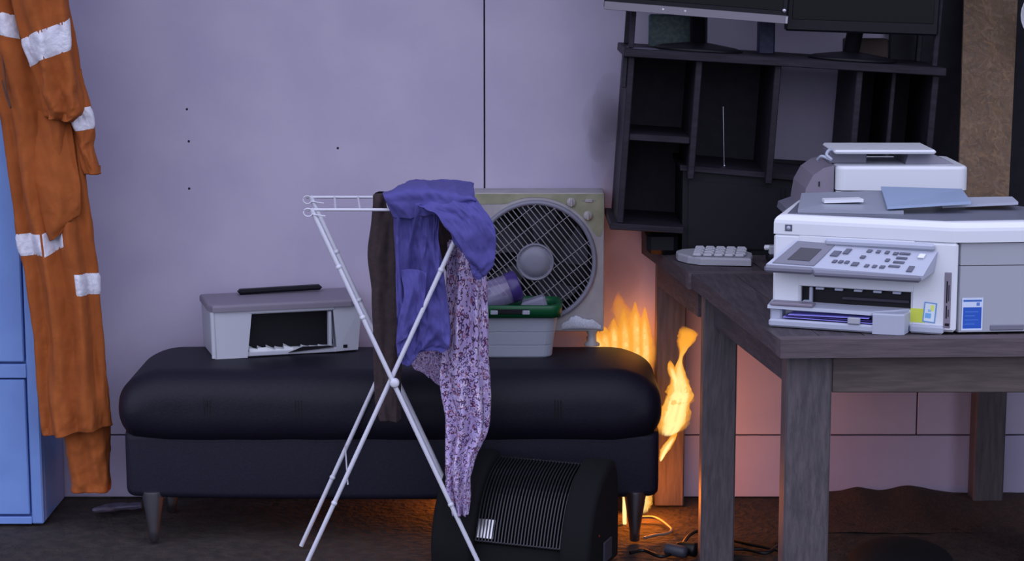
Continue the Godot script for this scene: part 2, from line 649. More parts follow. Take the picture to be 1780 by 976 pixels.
func room() -> void:
	var w := Node3D.new()
	w.name = "wall_back"
	add_child(w)
	struct(w)
	w.set_meta("label", "lavender painted sheet wall behind the furniture")
	span_part("backing", Vector3(-2.6, 0.0, -0.16), Vector3(2.1, 2.6, -0.072), M.joint, w, 0.0)
	var xs := [-2.6, -1.289, Vector3(-0.077, 1.100, -0.050).x, Vector3(1.158, 0.244, -0.050).x, 2.1]
	var yj: float = Vector3(0.840, 0.182, -0.050).y
	for i in 4:
		span_part("panel", Vector3(xs[i] + 0.002, yj + 0.0022, -0.072), Vector3(xs[i + 1] - 0.002, 2.58, -0.05), M.wall, w, 0.0015)
	for i in 2:
		span_part("panel", Vector3([-2.6, -0.3][i], 0.0, -0.072), Vector3([-0.304, 2.1][i], yj - 0.0022, -0.05), M.wall_low, w, 0.0015)
	for p in [Vector3(-0.908, 1.116, -0.050), Vector3(-0.905, 1.026, -0.050), Vector3(-0.907, 0.893, -0.050), Vector3(-0.488, 1.007, -0.050)]:
		lathe_part("nail", [[0.0001, 0.0], [0.0035, 0.0003], [0.002, 0.0015], [0.0001, 0.002]], p, Vector3.BACK, M.joint, w, 10)
	struct(span_part("wall_left", Vector3(-2.75, 0, -0.16), Vector3(-2.6, 2.6, 0.9), M.wall, null, 0.0))
	struct(span_part("wall_right", Vector3(2.1, 0, -0.16), Vector3(2.25, 2.6, 1.2), M.dark_board, null, 0.0))
	struct(span_part("ceiling", Vector3(-2.75, 2.58, -0.16), Vector3(2.25, 2.72, 0.9), M.ceiling, null, 0.0))
	var st := tool()
	var nz := FastNoiseLite.new()
	nz.seed = 4
	nz.frequency = 3.0
	st.set_smooth_group(0)
	var hgt := func(x: float, z: float) -> float: return -0.006 + 0.006 * nz.get_noise_2d(x, z) + 0.004 * nz.get_noise_2d(x * 5.0, z * 5.0)
	for i in 120:
		for j in 60:
			var x0 := -2.6 + 4.7 * i / 120.0
			var x1 := -2.6 + 4.7 * (i + 1) / 120.0
			var z0 := -0.07 + 2.3 * j / 60.0
			var z1 := -0.07 + 2.3 * (j + 1) / 60.0
			quad(st, Vector3(x0, hgt.call(x0, z1), z1), Vector3(x0, hgt.call(x0, z0), z0), Vector3(x1, hgt.call(x1, z0), z0), Vector3(x1, hgt.call(x1, z1), z1))
	span(st, Vector3(-2.75, -0.2, -0.16), Vector3(2.25, -0.02, 2.23), 0.0)
	var f := obj("floor", st, M.floor)
	struct(f)
	f.set_meta("label", "dirty brown floor under the furniture")
	var g := span_part("ground", Vector3(-9, -0.2, 2.23), Vector3(9, -0.03, 16), M.ground, null, 0.0)
	struct(g)

func locker() -> void:
	var t := thing("locker", "tall light blue metal locker behind the hanging orange overalls", "locker", Vector3(-1.65, 0, 0.11))
	var x0 := -0.36
	var x1 := 0.366
	var zf := 0.128
	var st := tool()
	span(st, Vector3(x0, 0.0, -0.14), Vector3(x1, 1.8, zf - 0.03), 0.004)
	obj("body", st, M.locker, t)
	st = tool()
	span(st, Vector3(x1 - 0.032, 0.0, zf - 0.03), Vector3(x1, 1.8, zf), 0.004)
	span(st, Vector3(x0, 0.0, zf - 0.03), Vector3(x0 + 0.032, 1.8, zf), 0.004)
	for y in [[0.0, 0.02], [0.409, 0.447], [1.76, 1.8]]:
		span(st, Vector3(x0 + 0.032, y[0], zf - 0.03), Vector3(x1 - 0.032, y[1], zf), 0.002)
	obj("frame", st, M.locker, t)
	for y in [[0.026, 0.404], [0.453, 1.755]]:
		var d := span_part("door", Vector3(x0 + 0.037, y[0], zf - 0.025), Vector3(x1 - 0.038, y[1], zf - 0.003), M.locker, t, 0.003)
		span_part("handle", Vector3(x0 + 0.07, (y[0] + y[1]) / 2 - 0.05, zf - 0.003), Vector3(x0 + 0.09, (y[0] + y[1]) / 2 + 0.05, zf + 0.015), M.chrome, d, 0.004)

func slab(c: Array, y0: float, y1: float, st: SurfaceTool) -> void:
	var p := []
	for y in [y0, y1]:
		for v in c:
			p.append(Vector3(v.x, y, v.y))
	hexa(st, p)

func plank_top(t: Node3D, fl: Vector2, fr: Vector2, br: Vector2, bl: Vector2, n: int, y0: float, y1: float, lip: float) -> void:
	# planks run from front to back, a board closes the front
	for k in n:
		var a := (k + 0.012) / n
		var b := (k + 0.988) / n
		var k0 := fl.lerp(fr, a)
		var k1 := fl.lerp(fr, b)
		var b0 := bl.lerp(br, a)
		var b1 := bl.lerp(br, b)
		var st := tool()
		var drop := rng.randf() * 0.0015
		slab([k0 + (b0 - k0).normalized() * lip, k1 + (b1 - k1).normalized() * lip, b1, b0], y0, y1 - drop, st)
		obj("plank", st, M.wood, t)
	var st2 := tool()
	var dl := (bl - fl).normalized() * (lip - 0.002)
	var dr := (br - fr).normalized() * (lip - 0.002)
	slab([fl, fr, fr + dr, fl + dl], y0 - 0.002, y1 + 0.0006, st2)
	obj("front_board", st2, M.wood_edge, t)

func tables() -> void:
	var t := thing("plank_table", "dark weathered plank table carrying the white printers", "table", Vector3(0.9, 0, 1.0))
	var o := Vector2(-0.9, -1.0)
	plank_top(t, Vector2(0.565, 1.475) + o, Vector2(1.42, 1.44) + o, Vector2(1.42, 0.57) + o, Vector2(0.452, 0.577) + o, 9, 0.713, 0.75, 0.045)
	var tp := Vector3(-0.9, 0, -1.0)
	for l in [[0.585, 1.345, 0.682, 1.43], [0.478, 0.59, 0.563, 0.665], [1.32, 1.345, 1.40, 1.42], [1.32, 0.60, 1.40, 0.68]]:
		span_part("leg", Vector3(l[0], 0, l[1]) + tp, Vector3(l[2], 0.712, l[3]) + tp, M.wood_leg, t, 0.004)
	var st := tool()
	span(st, Vector3(0.683, 0.626, 1.395) + tp, Vector3(1.32, 0.712, 1.422) + tp, 0.002)
	obj("apron", st, M.wood_worn, t)
	st = tool()
	var ax := [Vector3(0.594, 0.632, 1.344), Vector3(0.62, 0.632, 1.344), Vector3(0.53, 0.632, 0.666), Vector3(0.503, 0.632, 0.666)]
	var up := ax.map(func(v): return v + Vector3(0, 0.08, 0) + tp)
	hexa(st, ax.map(func(v): return v + tp) + up)
	obj("apron", st, M.wood, t)
	st = tool()
	span(st, Vector3(0.573, 0.632, 0.61) + tp, Vector3(1.32, 0.712, 0.635) + tp, 0.002)
	obj("apron", st, M.wood_edge, t)

	t = thing("plank_table", "dark plank table against the wall with the keyboard and shelf unit", "table", Vector3(0.9, 0, 0.25))
	o = Vector2(-0.9, -0.25)
	tp = Vector3(-0.9, 0, -0.25)
	plank_top(t, Vector2(0.447, 0.566) + o, Vector2(1.46, 0.553) + o, Vector2(1.46, -0.045) + o, Vector2(0.364, -0.045) + o, 10, 0.71, 0.749, 0.035)
	for l in [[0.404, -0.03, 0.486, 0.055], [0.495, 0.47, 0.57, 0.545], [1.306, -0.03, 1.392, 0.04], [1.36, 0.46, 1.44, 0.54]]:
		span_part("leg", Vector3(l[0], 0, l[1]) + tp, Vector3(l[2], 0.709, l[3]) + tp, M.wood_leg, t, 0.004)
	st = tool()
	ax = [Vector3(0.475, 0.632, 0.54), Vector3(0.495, 0.632, 0.54), Vector3(0.425, 0.632, 0.056), Vector3(0.405, 0.632, 0.056)]
	up = ax.map(func(v): return v + Vector3(0, 0.077, 0) + tp)
	hexa(st, ax.map(func(v): return v + tp) + up)
	obj("apron", st, M.wood, t)

func rrect_yz(x: float, z0: float, z1: float, y0: float, y1: float, r: float, n := 8) -> Array:
	var ring := []
	r = minf(r, minf((z1 - z0) / 2, (y1 - y0) / 2) * 0.98)
	for c in [[z1 - r, y1 - r, 0.0], [z0 + r, y1 - r, PI / 2], [z0 + r, y0 + r, PI], [z1 - r, y0 + r, 1.5 * PI]]:
		for k in n + 1:
			var a: float = c[2] + PI / 2 * k / n
			ring.append(Vector3(x, c[1] + sin(a) * r, c[0] + cos(a) * r))
	return ring

func ottoman() -> void:
	var t := thing("ottoman", "long black leather bench ottoman on chrome legs", "ottoman", Vector3(-0.32, 0, 0.25))
	var off := Vector3(0.32, 0, -0.25)
	var nz := FastNoiseLite.new()
	nz.seed = 9
	nz.frequency = 2.0
	var st := tool()
	var rings := []
	var n := 80
	for i in n + 1:
		var u := float(i) / n
		var s := 1.0 - pow(absf(2.0 * u - 1.0), 2.0)
		var e := -cos(PI * u)
		var x := lerpf(-1.037, 0.395, (e + 1.0) / 2.0)
		var edge := minf(x + 1.037, 0.395 - x)
		var k := sqrt(maxf(0.0, 1.0 - pow(1.0 - clampf(edge / 0.13, 0.0, 1.0), 2.0)))
		var k2 := sqrt(maxf(0.0, 1.0 - pow(1.0 - clampf(edge / 0.05, 0.0, 1.0), 2.0)))
		var top := 0.382 + 0.083 * k + 0.002 * nz.get_noise_2d(x * 2.0, 0.0)
		var bot := 0.345 - (0.045 + 0.035 * clampf(s * 1.6, 0.0, 1.0)) * k2
		var ring := rrect_yz(x, 0.005 + 0.03 * (1.0 - k2), 0.456 - 0.06 * (1.0 - k2), bot, top, 0.085)
		ring = ring.map(func(p): return p + off + Vector3(0, 0, 0.004 * nz.get_noise_3d(p.x * 2.0, p.y * 3.0, p.z)))
		rings.append(ring)
	loft(st, rings)
	obj("cushion", st, M.leather, t)
	for x in [-0.797, -0.558, 0.12]:
		for dx in [-0.008, 0.0, 0.008]:
			var path := []
			for k in 9:
				path.append(Vector3(x + dx, 0.395 - 0.006 * k, 0.4555 - (0.0015 if k < 2 else 0.0)) + off)
			tube_part("stitch", path, 0.0016, M.stitch, t, 6)
	st = tool()
	rings = []
	for i in n + 1:
		var u := float(i) / n
		var x := lerpf(-1.022, 0.388, (1.0 - cos(PI * u)) / 2.0)
		var edge := minf(x + 1.022, 0.388 - x)
		var k := sqrt(maxf(0.0, 1.0 - pow(1.0 - clampf(edge / 0.025, 0.0, 1.0), 2.0)))
		var dip := 0.012 * sin(PI * u)
		rings.append(rrect_yz(x, 0.03 + 0.02 * (1.0 - k), 0.422 - 0.02 * (1.0 - k), 0.128 - dip + 0.012 * (1.0 - k), 0.30, 0.02).map(func(p): return p + off))
	loft(st, rings)
	obj("base", st, M.leather_low, t)
	for x in [-0.953, 0.327]:
		for z in [0.40, 0.11]:
			lathe_part("leg", [[0.010, 0.0], [0.013, 0.002], [0.0145, 0.03], [0.030, 0.132], [0.030, 0.14]], Vector3(x, 0.0, z) + off, Vector3.UP, M.chrome, t, 24)

func hutch() -> void:
	var t := thing("shelf_unit", "black wooden desktop shelf unit tilting on the table by the wall", "shelf unit", Vector3(0.277, 0.83, 0.0))
	t.rotation.z = deg_to_rad(-3.5)
	var zf := 0.30
	var zb := -0.015
	var m: Material = M.dark_wood
	var side := func(x: float, y0: float, y1: float) -> void: span_part("side_panel", Vector3(x, y0, zb), Vector3(x + 0.017, y1, zf), m, t, 0.002)
	side.call(0.0, 0.012, 0.452)
	side.call(0.178, 0.14, 0.452)
	side.call(0.385, 0.14, 0.452)
	side.call(0.60, 0.12, 0.452)
	side.call(0.80, 0.10, 0.452)
	span_part("top_shelf", Vector3(-0.014, 0.452, zb), Vector3(0.83, 0.474, zf + 0.02), m, t, 0.002)
	span_part("bracket", Vector3(-0.013, 0.37, 0.22), Vector3(-0.001, 0.451, 0.30), m, t, 0.002)
	span_part("bottom_shelf", Vector3(-0.018, -0.005, zb), Vector3(0.178, 0.012, zf + 0.01), m, t, 0.002)
	span_part("shelf", Vector3(0.017, 0.232, zb), Vector3(0.178, 0.25, zf - 0.01), m, t, 0.002)
	span_part("back_panel", Vector3(0.017, 0.012, zb), Vector3(0.178, 0.452, zb + 0.006), M.dark_board, t, 0.0)
	span_part("back_panel", Vector3(0.195, 0.14, zb), Vector3(0.385, 0.452, zb + 0.006), M.dark_board, t, 0.0)
	span_part("back_panel", Vector3(0.617, 0.12, zb), Vector3(0.80, 0.452, zb + 0.006), M.dark_board, t, 0.0)
	span_part("divider", Vector3(0.70, 0.12, 0.0), Vector3(0.712, 0.452, zf - 0.04), m, t, 0.002)
	span_part("back_rail", Vector3(0.402, 0.13, zb), Vector3(0.60, 0.178, zb + 0.02), m, t, 0.002)
	# the cupboard below stands level on the table, its top follows the tilt
	var c := Node3D.new()
	var lw := t.transform.affine_inverse()
	var p := []
	for v in [[0.455, 0.7505, 0.25], [1.10, 0.7505, 0.25], [1.10, 0.7505, -0.01], [0.455, 0.7505, -0.01], [0.455, 0.977, 0.25], [1.10, 0.92, 0.25], [1.10, 0.925, -0.01], [0.455, 0.983, -0.01]]:
		p.append(lw * Vector3(v[0], v[1], v[2]))
	c.free()
	var st := tool()
	hexa(st, p)
	var cup := obj("cupboard", st, M.black, t)
	st = tool()
	p = []
	for v in [[0.447, 0.978, 0.262], [1.105, 0.921, 0.262], [1.105, 0.926, -0.012], [0.447, 0.984, -0.012], [0.447, 0.992, 0.262], [1.105, 0.935, 0.262], [1.105, 0.94, -0.012], [0.447, 0.998, -0.012]]:
		p.append(lw * Vector3(v[0], v[1], v[2]))
	hexa(st, p)
	obj("cupboard_top", st, m, t)
	for k in 2:
		st = tool()
		p = []
		var x0: float = [0.47, 0.73][k]
		for v in [[x0, 0.765, 0.255], [x0 + 0.245, 0.765, 0.255], [x0 + 0.245, 0.765, 0.248], [x0, 0.765, 0.248], [x0, 0.95 - 0.02 * k, 0.255], [x0 + 0.245, 0.93 - 0.02 * k, 0.255], [x0 + 0.245, 0.93 - 0.02 * k, 0.248], [x0, 0.95 - 0.02 * k, 0.248]]:
			p.append(lw * Vector3(v[0], v[1], v[2]))
		hexa(st, p)
		obj("door", st, M.black, t)
	for z in [0.26, 0.03]:
		span_part("post", Vector3(0.0, 0.474, z), Vector3(0.014, 0.95, z + 0.018), m, t, 0.002)
	for z in [0.26, 0.03]:
		span_part("post", Vector3(0.80, 0.474, z), Vector3(0.814, 0.95, z + 0.018), m, t, 0.002)
	span_part("upper_shelf", Vector3(-0.01, 0.95, zb), Vector3(0.83, 0.968, zf), m, t, 0.002)
	# silver rod standing on the cupboard
	st = tool()
	var a: Vector3 = Vector3(0.570, 0.984, 0.200)
	var b: Vector3 = Vector3(0.564, 1.143, 0.200)
	tube(st, [a, b], 0.0022, 8)
	ball(st, a, 0.004)
	tag(obj("metal_rod", st, M.chrome), "thin silver rod standing upright inside the black shelf unit", "rod")
	# the block that props the left end
	st = tool()
	span(st, Vector3(0.36, 0.751, 0.02), Vector3(0.444, 0.811, 0.26), 0.012)
	tag(obj("prop_block", st, M.black), "black block propping the shelf unit above the table corner", "block")

func monitor(label: String, bl: Vector3, w: float, h: float, roll: float, base: Vector3, lip: bool, turn := 0.0) -> void:
	var t := thing("monitor", label, "monitor", base)
	var o := bl - base
	var b := Basis(Vector3.UP, turn) * Basis(Vector3.BACK, roll)
	var st := tool()
	cbox(st, o + b * Vector3(w / 2, h / 2, -0.025), Vector3(w, h, 0.035), 0.005, b)
	obj("casing", st, M.black, t)
	st = tool()
	cbox(st, o + b * Vector3(w / 2, h / 2 + 0.006, -0.0075), Vector3(w - 0.03, h - 0.05, 0.003), 0.001, b)
	obj("screen", st, M.screen, t)
	if lip:
		st = tool()
		cbox(st, o + b * Vector3(w / 2, 0.009, -0.006), Vector3(w, 0.021, 0.006), 0.001, b)
		var l := obj("silver_lip", st, M.silver, t)
		st = tool()
		cbox(st, o + b * Vector3(w - 0.004, 0.009, -0.002), Vector3(0.006, 0.019, 0.004), 0.0005, b)
		obj("end_cap", st, M.chrome, l)
		for x in [0.20, 0.275]:
			st = tool()
			cbox(st, o + b * Vector3(w * x * 1.6, 0.011, -0.0025), Vector3(0.005, 0.004, 0.001), 0.0, b)
			obj("mark", st, M.white_plastic, l)
		lathe_part("power_button", [[0.0055, 0.0], [0.0055, 0.003], [0.004, 0.004], [0.0001, 0.004]], o + b * Vector3(w - 0.012, 0.032, -0.0065), Vector3.BACK, M.chrome, t, 14)
	var neck := o + b * Vector3(w / 2, 0.08, -0.05)
	tube_part("neck", [neck, Vector3(0, 0.015, -0.02)], 0.022, M.black, t, 12)
	st = tool()
	var prof := [[0.115, 0.0], [0.118, 0.004], [0.10, 0.01], [0.03, 0.02], [0.0, 0.021]]
	lathe(st, prof, Vector3.ZERO, Vector3(sin(0.061), cos(0.061), 0), 32)
	obj("foot", st, M.black, t)

func monitors() -> void:
	monitor("black monitor with a silver lower edge hanging askew over the shelf", Vector3(0.238, 1.407, 0.340), 0.478, 0.30, deg_to_rad(-4.6), Vector3(0.50, 1.2915, 0.17), true, 0.0)
	monitor("plain black monitor on a round foot next to the silver-edged one", Vector3(0.715, 1.348, 0.300), 0.40, 0.30, deg_to_rad(-2.0), Vector3(0.905, 1.2675, 0.20), false, 0.0)
	# small things on top of the shelf unit
	var st := tool()
	span(st, Vector3(0.371, 1.293, 0.100), Vector3(0.529, 1.384, 0.060), 0.004)
	tag(obj("small_box", st, M.teal), "small teal patterned box behind the silver-edged monitor", "box")
	st = tool()
	span(st, Vector3(0.667, 1.276, 0.100), Vector3(0.712, 1.384, 0.060), 0.004)
	tag(obj("small_box", st, M.blue), "narrow dark blue box on the shelf unit by the monitors", "box")
	st = tool()
	span(st, Vector3(0.901, 1.268, 0.120), Vector3(1.016, 1.319, 0.060), 0.003)
	tag(obj("small_carton", st, M.carton), "small brown carton beside the plain monitor's foot", "carton")
	st = tool()
	sheet_card(st, Vector3(0.345, 1.3005, 0.25), 0.07, 0.08)
	tag(obj("card", st, M.paper), "grey card lying on top of the black shelf unit", "card")

func sheet_card(st: SurfaceTool, c: Vector3, w: float, d: float) -> void:
	cbox(st, c, Vector3(w, 0.002, d), 0.0005, Basis(Vector3.BACK, deg_to_rad(-3.5)) * Basis(Vector3.UP, 0.2))

func boards() -> void:
	# chipboard sheet leaning back against the wall, standing on the table
	var a := [Vector3(1.149, 0.810, 0.420), Vector3(1.270, 0.810, 0.420)]
	var b := [Vector3(1.228, 1.515, 0.100), Vector3(1.375, 1.515, 0.100)]
	var st := tool()
	var y0 := 0.7505
	var fl := Vector3(a[0].x, y0, 0.45)
	var fr := Vector3(a[1].x + 0.006, y0, 0.45)
	var tl := Vector3(b[0].x, 1.50, 0.06)
	var tr := Vector3(b[1].x, 1.50, 0.06)
	var back := Vector3(0, 0, -0.012)
	hexa(st, [fl, fr, fr + back, fl + back, tl, tr, tr + back, tl + back])
	tag(obj("chipboard_sheet", st, M.osb), "brown chipboard sheet leaning behind the printers", "board")
	st = tool()
	span(st, Vector3(1.045, 0.7505, -0.045), Vector3(1.70, 1.9, -0.02), 0.002)  # added backdrop, put in to make the wall dark at this end
	tag(obj("dark_backdrop", st, M.dark_board), "tall dark sheet added as a backdrop behind the chipboard sheet", "board")
	var d := thing("dish", "white round dish beside the top of the chipboard sheet", "dish", Vector3(1.403, 1.389, 0.250))
	lathe_part("bowl", [[0.0, 0.0], [0.05, 0.0], [0.065, 0.012], [0.072, 0.03], [0.07, 0.031], [0.06, 0.014], [0.0, 0.004]], Vector3.ZERO, Vector3.BACK, M.white_plastic, d)
	tube_part("hanging_wire", [Vector3(0, 0.07, 0.01), Vector3(0, 0.25, -0.24)], 0.002, M.chrome, d, 6)

func printer_on_bench() -> void:
	var t := thing("printer", "grey printer with a gaping front standing on the black ottoman", "printer", Vector3(-0.80, 0.4655, 0.262), deg_to_rad(16.0))
	# local: x along the front, z towards the viewer, origin at the front left foot
	var w := 0.405
	var d := 0.20
	var st := tool()
	hexa(st, [Vector3(0, 0, 0), Vector3(0.088, 0, 0), Vector3(0.088, 0.004, -d), Vector3(-0.004, 0.004, -d), Vector3(-0.004, 0.128, -0.006), Vector3(0.103, 0.128, -0.006), Vector3(0.103, 0.128, -d), Vector3(-0.008, 0.128, -d)])
	hexa(st, [Vector3(0.335, 0.004, -0.002), Vector3(w - 0.01, 0.004, -0.012), Vector3(w - 0.012, 0.004, -d), Vector3(0.335, 0.004, -d), Vector3(0.325, 0.128, -0.006), Vector3(w + 0.002, 0.128, -0.014), Vector3(w, 0.128, -d), Vector3(0.325, 0.128, -d)])
	span(st, Vector3(0.095, 0.118, -d), Vector3(0.33, 0.134, -0.004), 0.003)
	span(st, Vector3(0.088, 0.002, -d), Vector3(0.336, 0.014, -0.004), 0.002)
	span(st, Vector3(0.09, 0.014, -d), Vector3(0.336, 0.118, -d + 0.01), 0.0)
	tube(st, [Vector3(0.0, 0.002, -0.006), Vector3(-0.003, 0.128, -0.012)], 0.008, 12)
	obj("body", st, M.printer_grey, t)
	span_part("paper_bay", Vector3(0.092, 0.016, -d + 0.012), Vector3(0.332, 0.117, -0.055), M.black, t, 0.0)
	st = tool()
	prism(st, [Vector2(-0.004, 0.0), Vector2(0.02, 0.002), Vector2(w - 0.03, 0.002), Vector2(w + 0.002, -0.012), Vector2(w + 0.004, -d), Vector2(-0.012, -d), Vector2(-0.014, -0.03)], 0.129, 0.148, 0.008)
	obj("lid", st, M.printer_lid, t)
	st = tool()
	cbox(st, Vector3(0.205, 0.158, -0.155), Vector3(0.235, 0.014, 0.03), 0.007, Basis(Vector3.BACK, 0.015))
	obj("feed_flap", st, M.black, t)
	span_part("bay_rim", Vector3(0.313, 0.018, -0.03), Vector3(0.321, 0.115, -0.006), M.printer_grey, t, 0.001)
	# broken output tray: jagged white plastic and a black strip lying on it
	st = tool()
	for k in 9:
		var x := 0.094 + 0.024 * k
		var h := 0.014 + 0.012 * rng.randf()
		hexa(st, [Vector3(x, 0.012, -0.006), Vector3(x + 0.024, 0.012, -0.006), Vector3(x + 0.024, 0.012, -0.03), Vector3(x, 0.012, -0.03), Vector3(x, h, -0.012), Vector3(x + 0.024, 0.014 + 0.010 * rng.randf(), -0.012), Vector3(x + 0.024, 0.016, -0.03), Vector3(x, h + 0.004, -0.03)])
	obj("broken_tray", st, M.white_plastic, t)
	st = tool()
	hexa(st, [Vector3(0.20, 0.008, 0.001), Vector3(0.325, 0.017, 0.0), Vector3(0.325, 0.017, -0.004), Vector3(0.20, 0.008, -0.004), Vector3(0.24, 0.022, 0.001), Vector3(0.315, 0.021, 0.0), Vector3(0.315, 0.021, -0.004), Vector3(0.24, 0.022, -0.004)])
	obj("black_strip", st, M.black, t)
	span_part("latch", Vector3(0.352, 0.012, -0.01), Vector3(0.364, 0.021, -0.004), M.black, t, 0.001)

func ring_of(st: SurfaceTool, c: Vector3, prof: Array, segs := 64) -> void:
	# prof: closed (radius, z) loop
	var rings := []
	for j in segs + 1:
		var a := TAU * j / segs
		rings.append(prof.map(func(p): return c + Vector3(cos(a) * p[0], sin(a) * p[0], p[1])))
	loft(st, rings, false)

func box_fan() -> void:
	var t := thing("box_fan", "yellowed white box fan with a round slatted grille on the ottoman", "fan", Vector3(0.06, 0.4655, 0.03))
	var base := Vector3(0.06, 0.4655, 0.03)
	var zf := 0.045
	var ctr: Vector3 = Vector3(0.064, 0.704, 0.075) - base
	var tr: Vector3 = Vector3(0.253, 0.893, 0.075) - base
	var br: Vector3 = Vector3(0.257, 0.510, 0.075) - base
	var hw: float = tr.x - ctr.x
	var x0: float = ctr.x - hw
	var x1: float = tr.x
	var y0: float = br.y
	var y1: float = tr.y
	var R := 0.168
	# front plate with a round hole, cut as a ring of cells from circle to square
	var st := tool()
	var plate := func(rect: Array, r: float, z: float, s: SurfaceTool) -> void:
		s.set_smooth_group(-1)
		var n := 96
		for j in n:
			var q := []
			for a in [TAU * j / n, TAU * (j + 1) / n]:
				var d := Vector2(cos(a), sin(a))
				var k := 1e9
				if d.x > 1e-6: k = minf(k, (rect[2] - ctr.x) / d.x)
				if d.x < -1e-6: k = minf(k, (rect[0] - ctr.x) / d.x)
				if d.y > 1e-6: k = minf(k, (rect[3] - ctr.y) / d.y)
				if d.y < -1e-6: k = minf(k, (rect[1] - ctr.y) / d.y)
				q.append([Vector3(ctr.x + d.x * r, ctr.y + d.y * r, z), Vector3(ctr.x + d.x * k, ctr.y + d.y * k, z)])
			quad(s, q[0][0], q[1][0], q[1][1], q[0][1])
	plate.call([x0, y0, x1, y1], R, zf, st)
	# outer rim of the box
	var dz := -0.075
	span(st, Vector3(x0 - 0.002, y1 - 0.006, dz), Vector3(x1 + 0.002, y1 + 0.002, zf - 0.0005), 0.003)
	span(st, Vector3(x0 - 0.002, y0 - 0.002, dz), Vector3(x1 + 0.002, y0 + 0.006, zf - 0.0005), 0.003)
	span(st, Vector3(x0 - 0.002, y0, dz), Vector3(x0 + 0.006, y1, zf - 0.0005), 0.003)
	span(st, Vector3(x1 - 0.006, y0, dz), Vector3(x1 + 0.002, y1, zf - 0.0005), 0.003)
	obj("box_frame", st, M.fan_box, t)
	# aged control strip round the top right corner
	st = tool()
	st.set_smooth_group(-1)
	var strip := []
	var n2 := 40
	for k in n2 + 1:
		var x := lerpf(x0, x1, float(k) / n2)
		var dx := x - ctr.x
		var lim := y1 - 0.028
		if absf(dx) < R + 0.012:
			lim = maxf(lim, 0.0)
			lim = maxf(ctr.y + sqrt(maxf(0.0, (R + 0.012) ** 2 - dx * dx)), y1 - 0.028 - clampf((dx - 0.03) * 1.2, 0.0, 0.09))
		else:
			lim = y1 - 0.028 if dx < 0 else y1 - 0.088
		strip.append([Vector3(x, minf(lim, y1 - 0.004), zf + 0.0015), Vector3(x, y1, zf + 0.0015)])
	for k in n2:
		quad(st, strip[k][0], strip[k][1], strip[k + 1][1], strip[k + 1][0])
	obj("control_strip", st, M.fan_aged, t)
	for p in [Vector3(0.163, 0.870, 0.077), Vector3(0.209, 0.833, 0.077)]:
		var c: Vector3 = p - base
		var k := lathe_part("knob", [[0.0125, 0.0], [0.0125, 0.006], [0.010, 0.009], [0.0001, 0.009]], Vector3(c.x, c.y, zf + 0.0015), Vector3.BACK, M.fan_box, t, 20)
		span_part("grip", Vector3(c.x - 0.0025, c.y - 0.011, zf + 0.010), Vector3(c.x + 0.0025, c.y + 0.011, zf + 0.018), M.fan_box, k, 0.001)
	var lg: Vector3 = Vector3(0.212, 0.874, 0.077) - base
	span_part("badge", Vector3(lg.x - 0.010, lg.y - 0.005, zf + 0.001), Vector3(lg.x + 0.010, lg.y + 0.005, zf + 0.004), M.fan_box, t, 0.002)
	span_part("badge_line", Vector3(lg.x - 0.02, lg.y - 0.0008, zf + 0.001), Vector3(lg.x + 0.02, lg.y + 0.0008, zf + 0.0025), M.fan_ring, t, 0.0)
	# drum and dark inside
	st = tool()
	lathe(st, [[0.0, dz + 0.01], [R, dz + 0.01], [R, dz + 0.012], [0.0, dz + 0.013]], Vector3(ctr.x, ctr.y, 0), Vector3.BACK, 48)
	ring_of(st, Vector3(ctr.x, ctr.y, 0), [[R, zf], [R + 0.003, zf], [R + 0.003, dz + 0.01], [R, dz + 0.01]])
	obj("drum", st, M.fan_dark, t)
	# blades
	for k in 5:
		st = tool()
		st.set_smooth_group(0)
		var g := []
		for i in 9:
			var row := []
			for j in 7:
				var r := lerpf(0.04, 0.15, i / 8.0)
				var a := TAU * k / 5.0 + 0.25 * i / 8.0 + lerpf(-0.38, 0.38, j / 6.0) * (0.7 + 0.4 * i / 8.0)
				row.append(Vector3(ctr.x + cos(a) * r, ctr.y + sin(a) * r, -0.035 + lerpf(-0.018, 0.018, j / 6.0)))
			g.append(row)
		for i in 8:
			for j in 6:
				quad(st, g[i][j], g[i + 1][j], g[i + 1][j + 1], g[i][j + 1])
				quad(st, g[i][j] + Vector3(0, 0, -0.003), g[i][j + 1] + Vector3(0, 0, -0.003), g[i + 1][j + 1] + Vector3(0, 0, -0.003), g[i + 1][j] + Vector3(0, 0, -0.003))
		obj("blade", st, M.fan_blade, t)
	# grille: bevelled ring, slanting slats, crossing wires, hub
	st = tool()
	ring_of(st, Vector3(ctr.x, ctr.y, 0), [[R + 0.004, zf], [R + 0.003, zf + 0.008], [R - 0.003, zf + 0.012], [R - 0.009, zf + 0.008], [R - 0.011, zf - 0.004], [R - 0.002, zf - 0.006]])
	obj("grille_ring", st, M.fan_ring, t)
	var ang := deg_to_rad(-52.0)
	var along_dir := Vector3(cos(ang), sin(ang), 0)
	var across := Vector3(-sin(ang), cos(ang), 0)
	var rg := R - 0.006
	for k in range(-13, 14):
		var off := k * 0.0132
		if absf(off) >= rg - 0.004:
			continue
		var half := sqrt(rg * rg - off * off)
		var mid := Vector3(ctr.x, ctr.y, zf + 0.001) + across * off
		st = tool()
		cbox(st, mid, Vector3(half * 2.0, 0.0024, 0.012), 0.0008, Basis(along_dir, across, Vector3.BACK))
		obj("slat", st, M.fan_slat, t)
	for off in [-0.125, -0.085, -0.045, 0.045, 0.085, 0.125]:
		var half := sqrt(rg * rg - off * off)
		var mid: Vector3 = Vector3(ctr.x, ctr.y, zf + 0.0085) + along_dir * off
		tube_part("cross_wire", [mid - across * half, mid + across * half], 0.0009, M.fan_slat, t, 6)
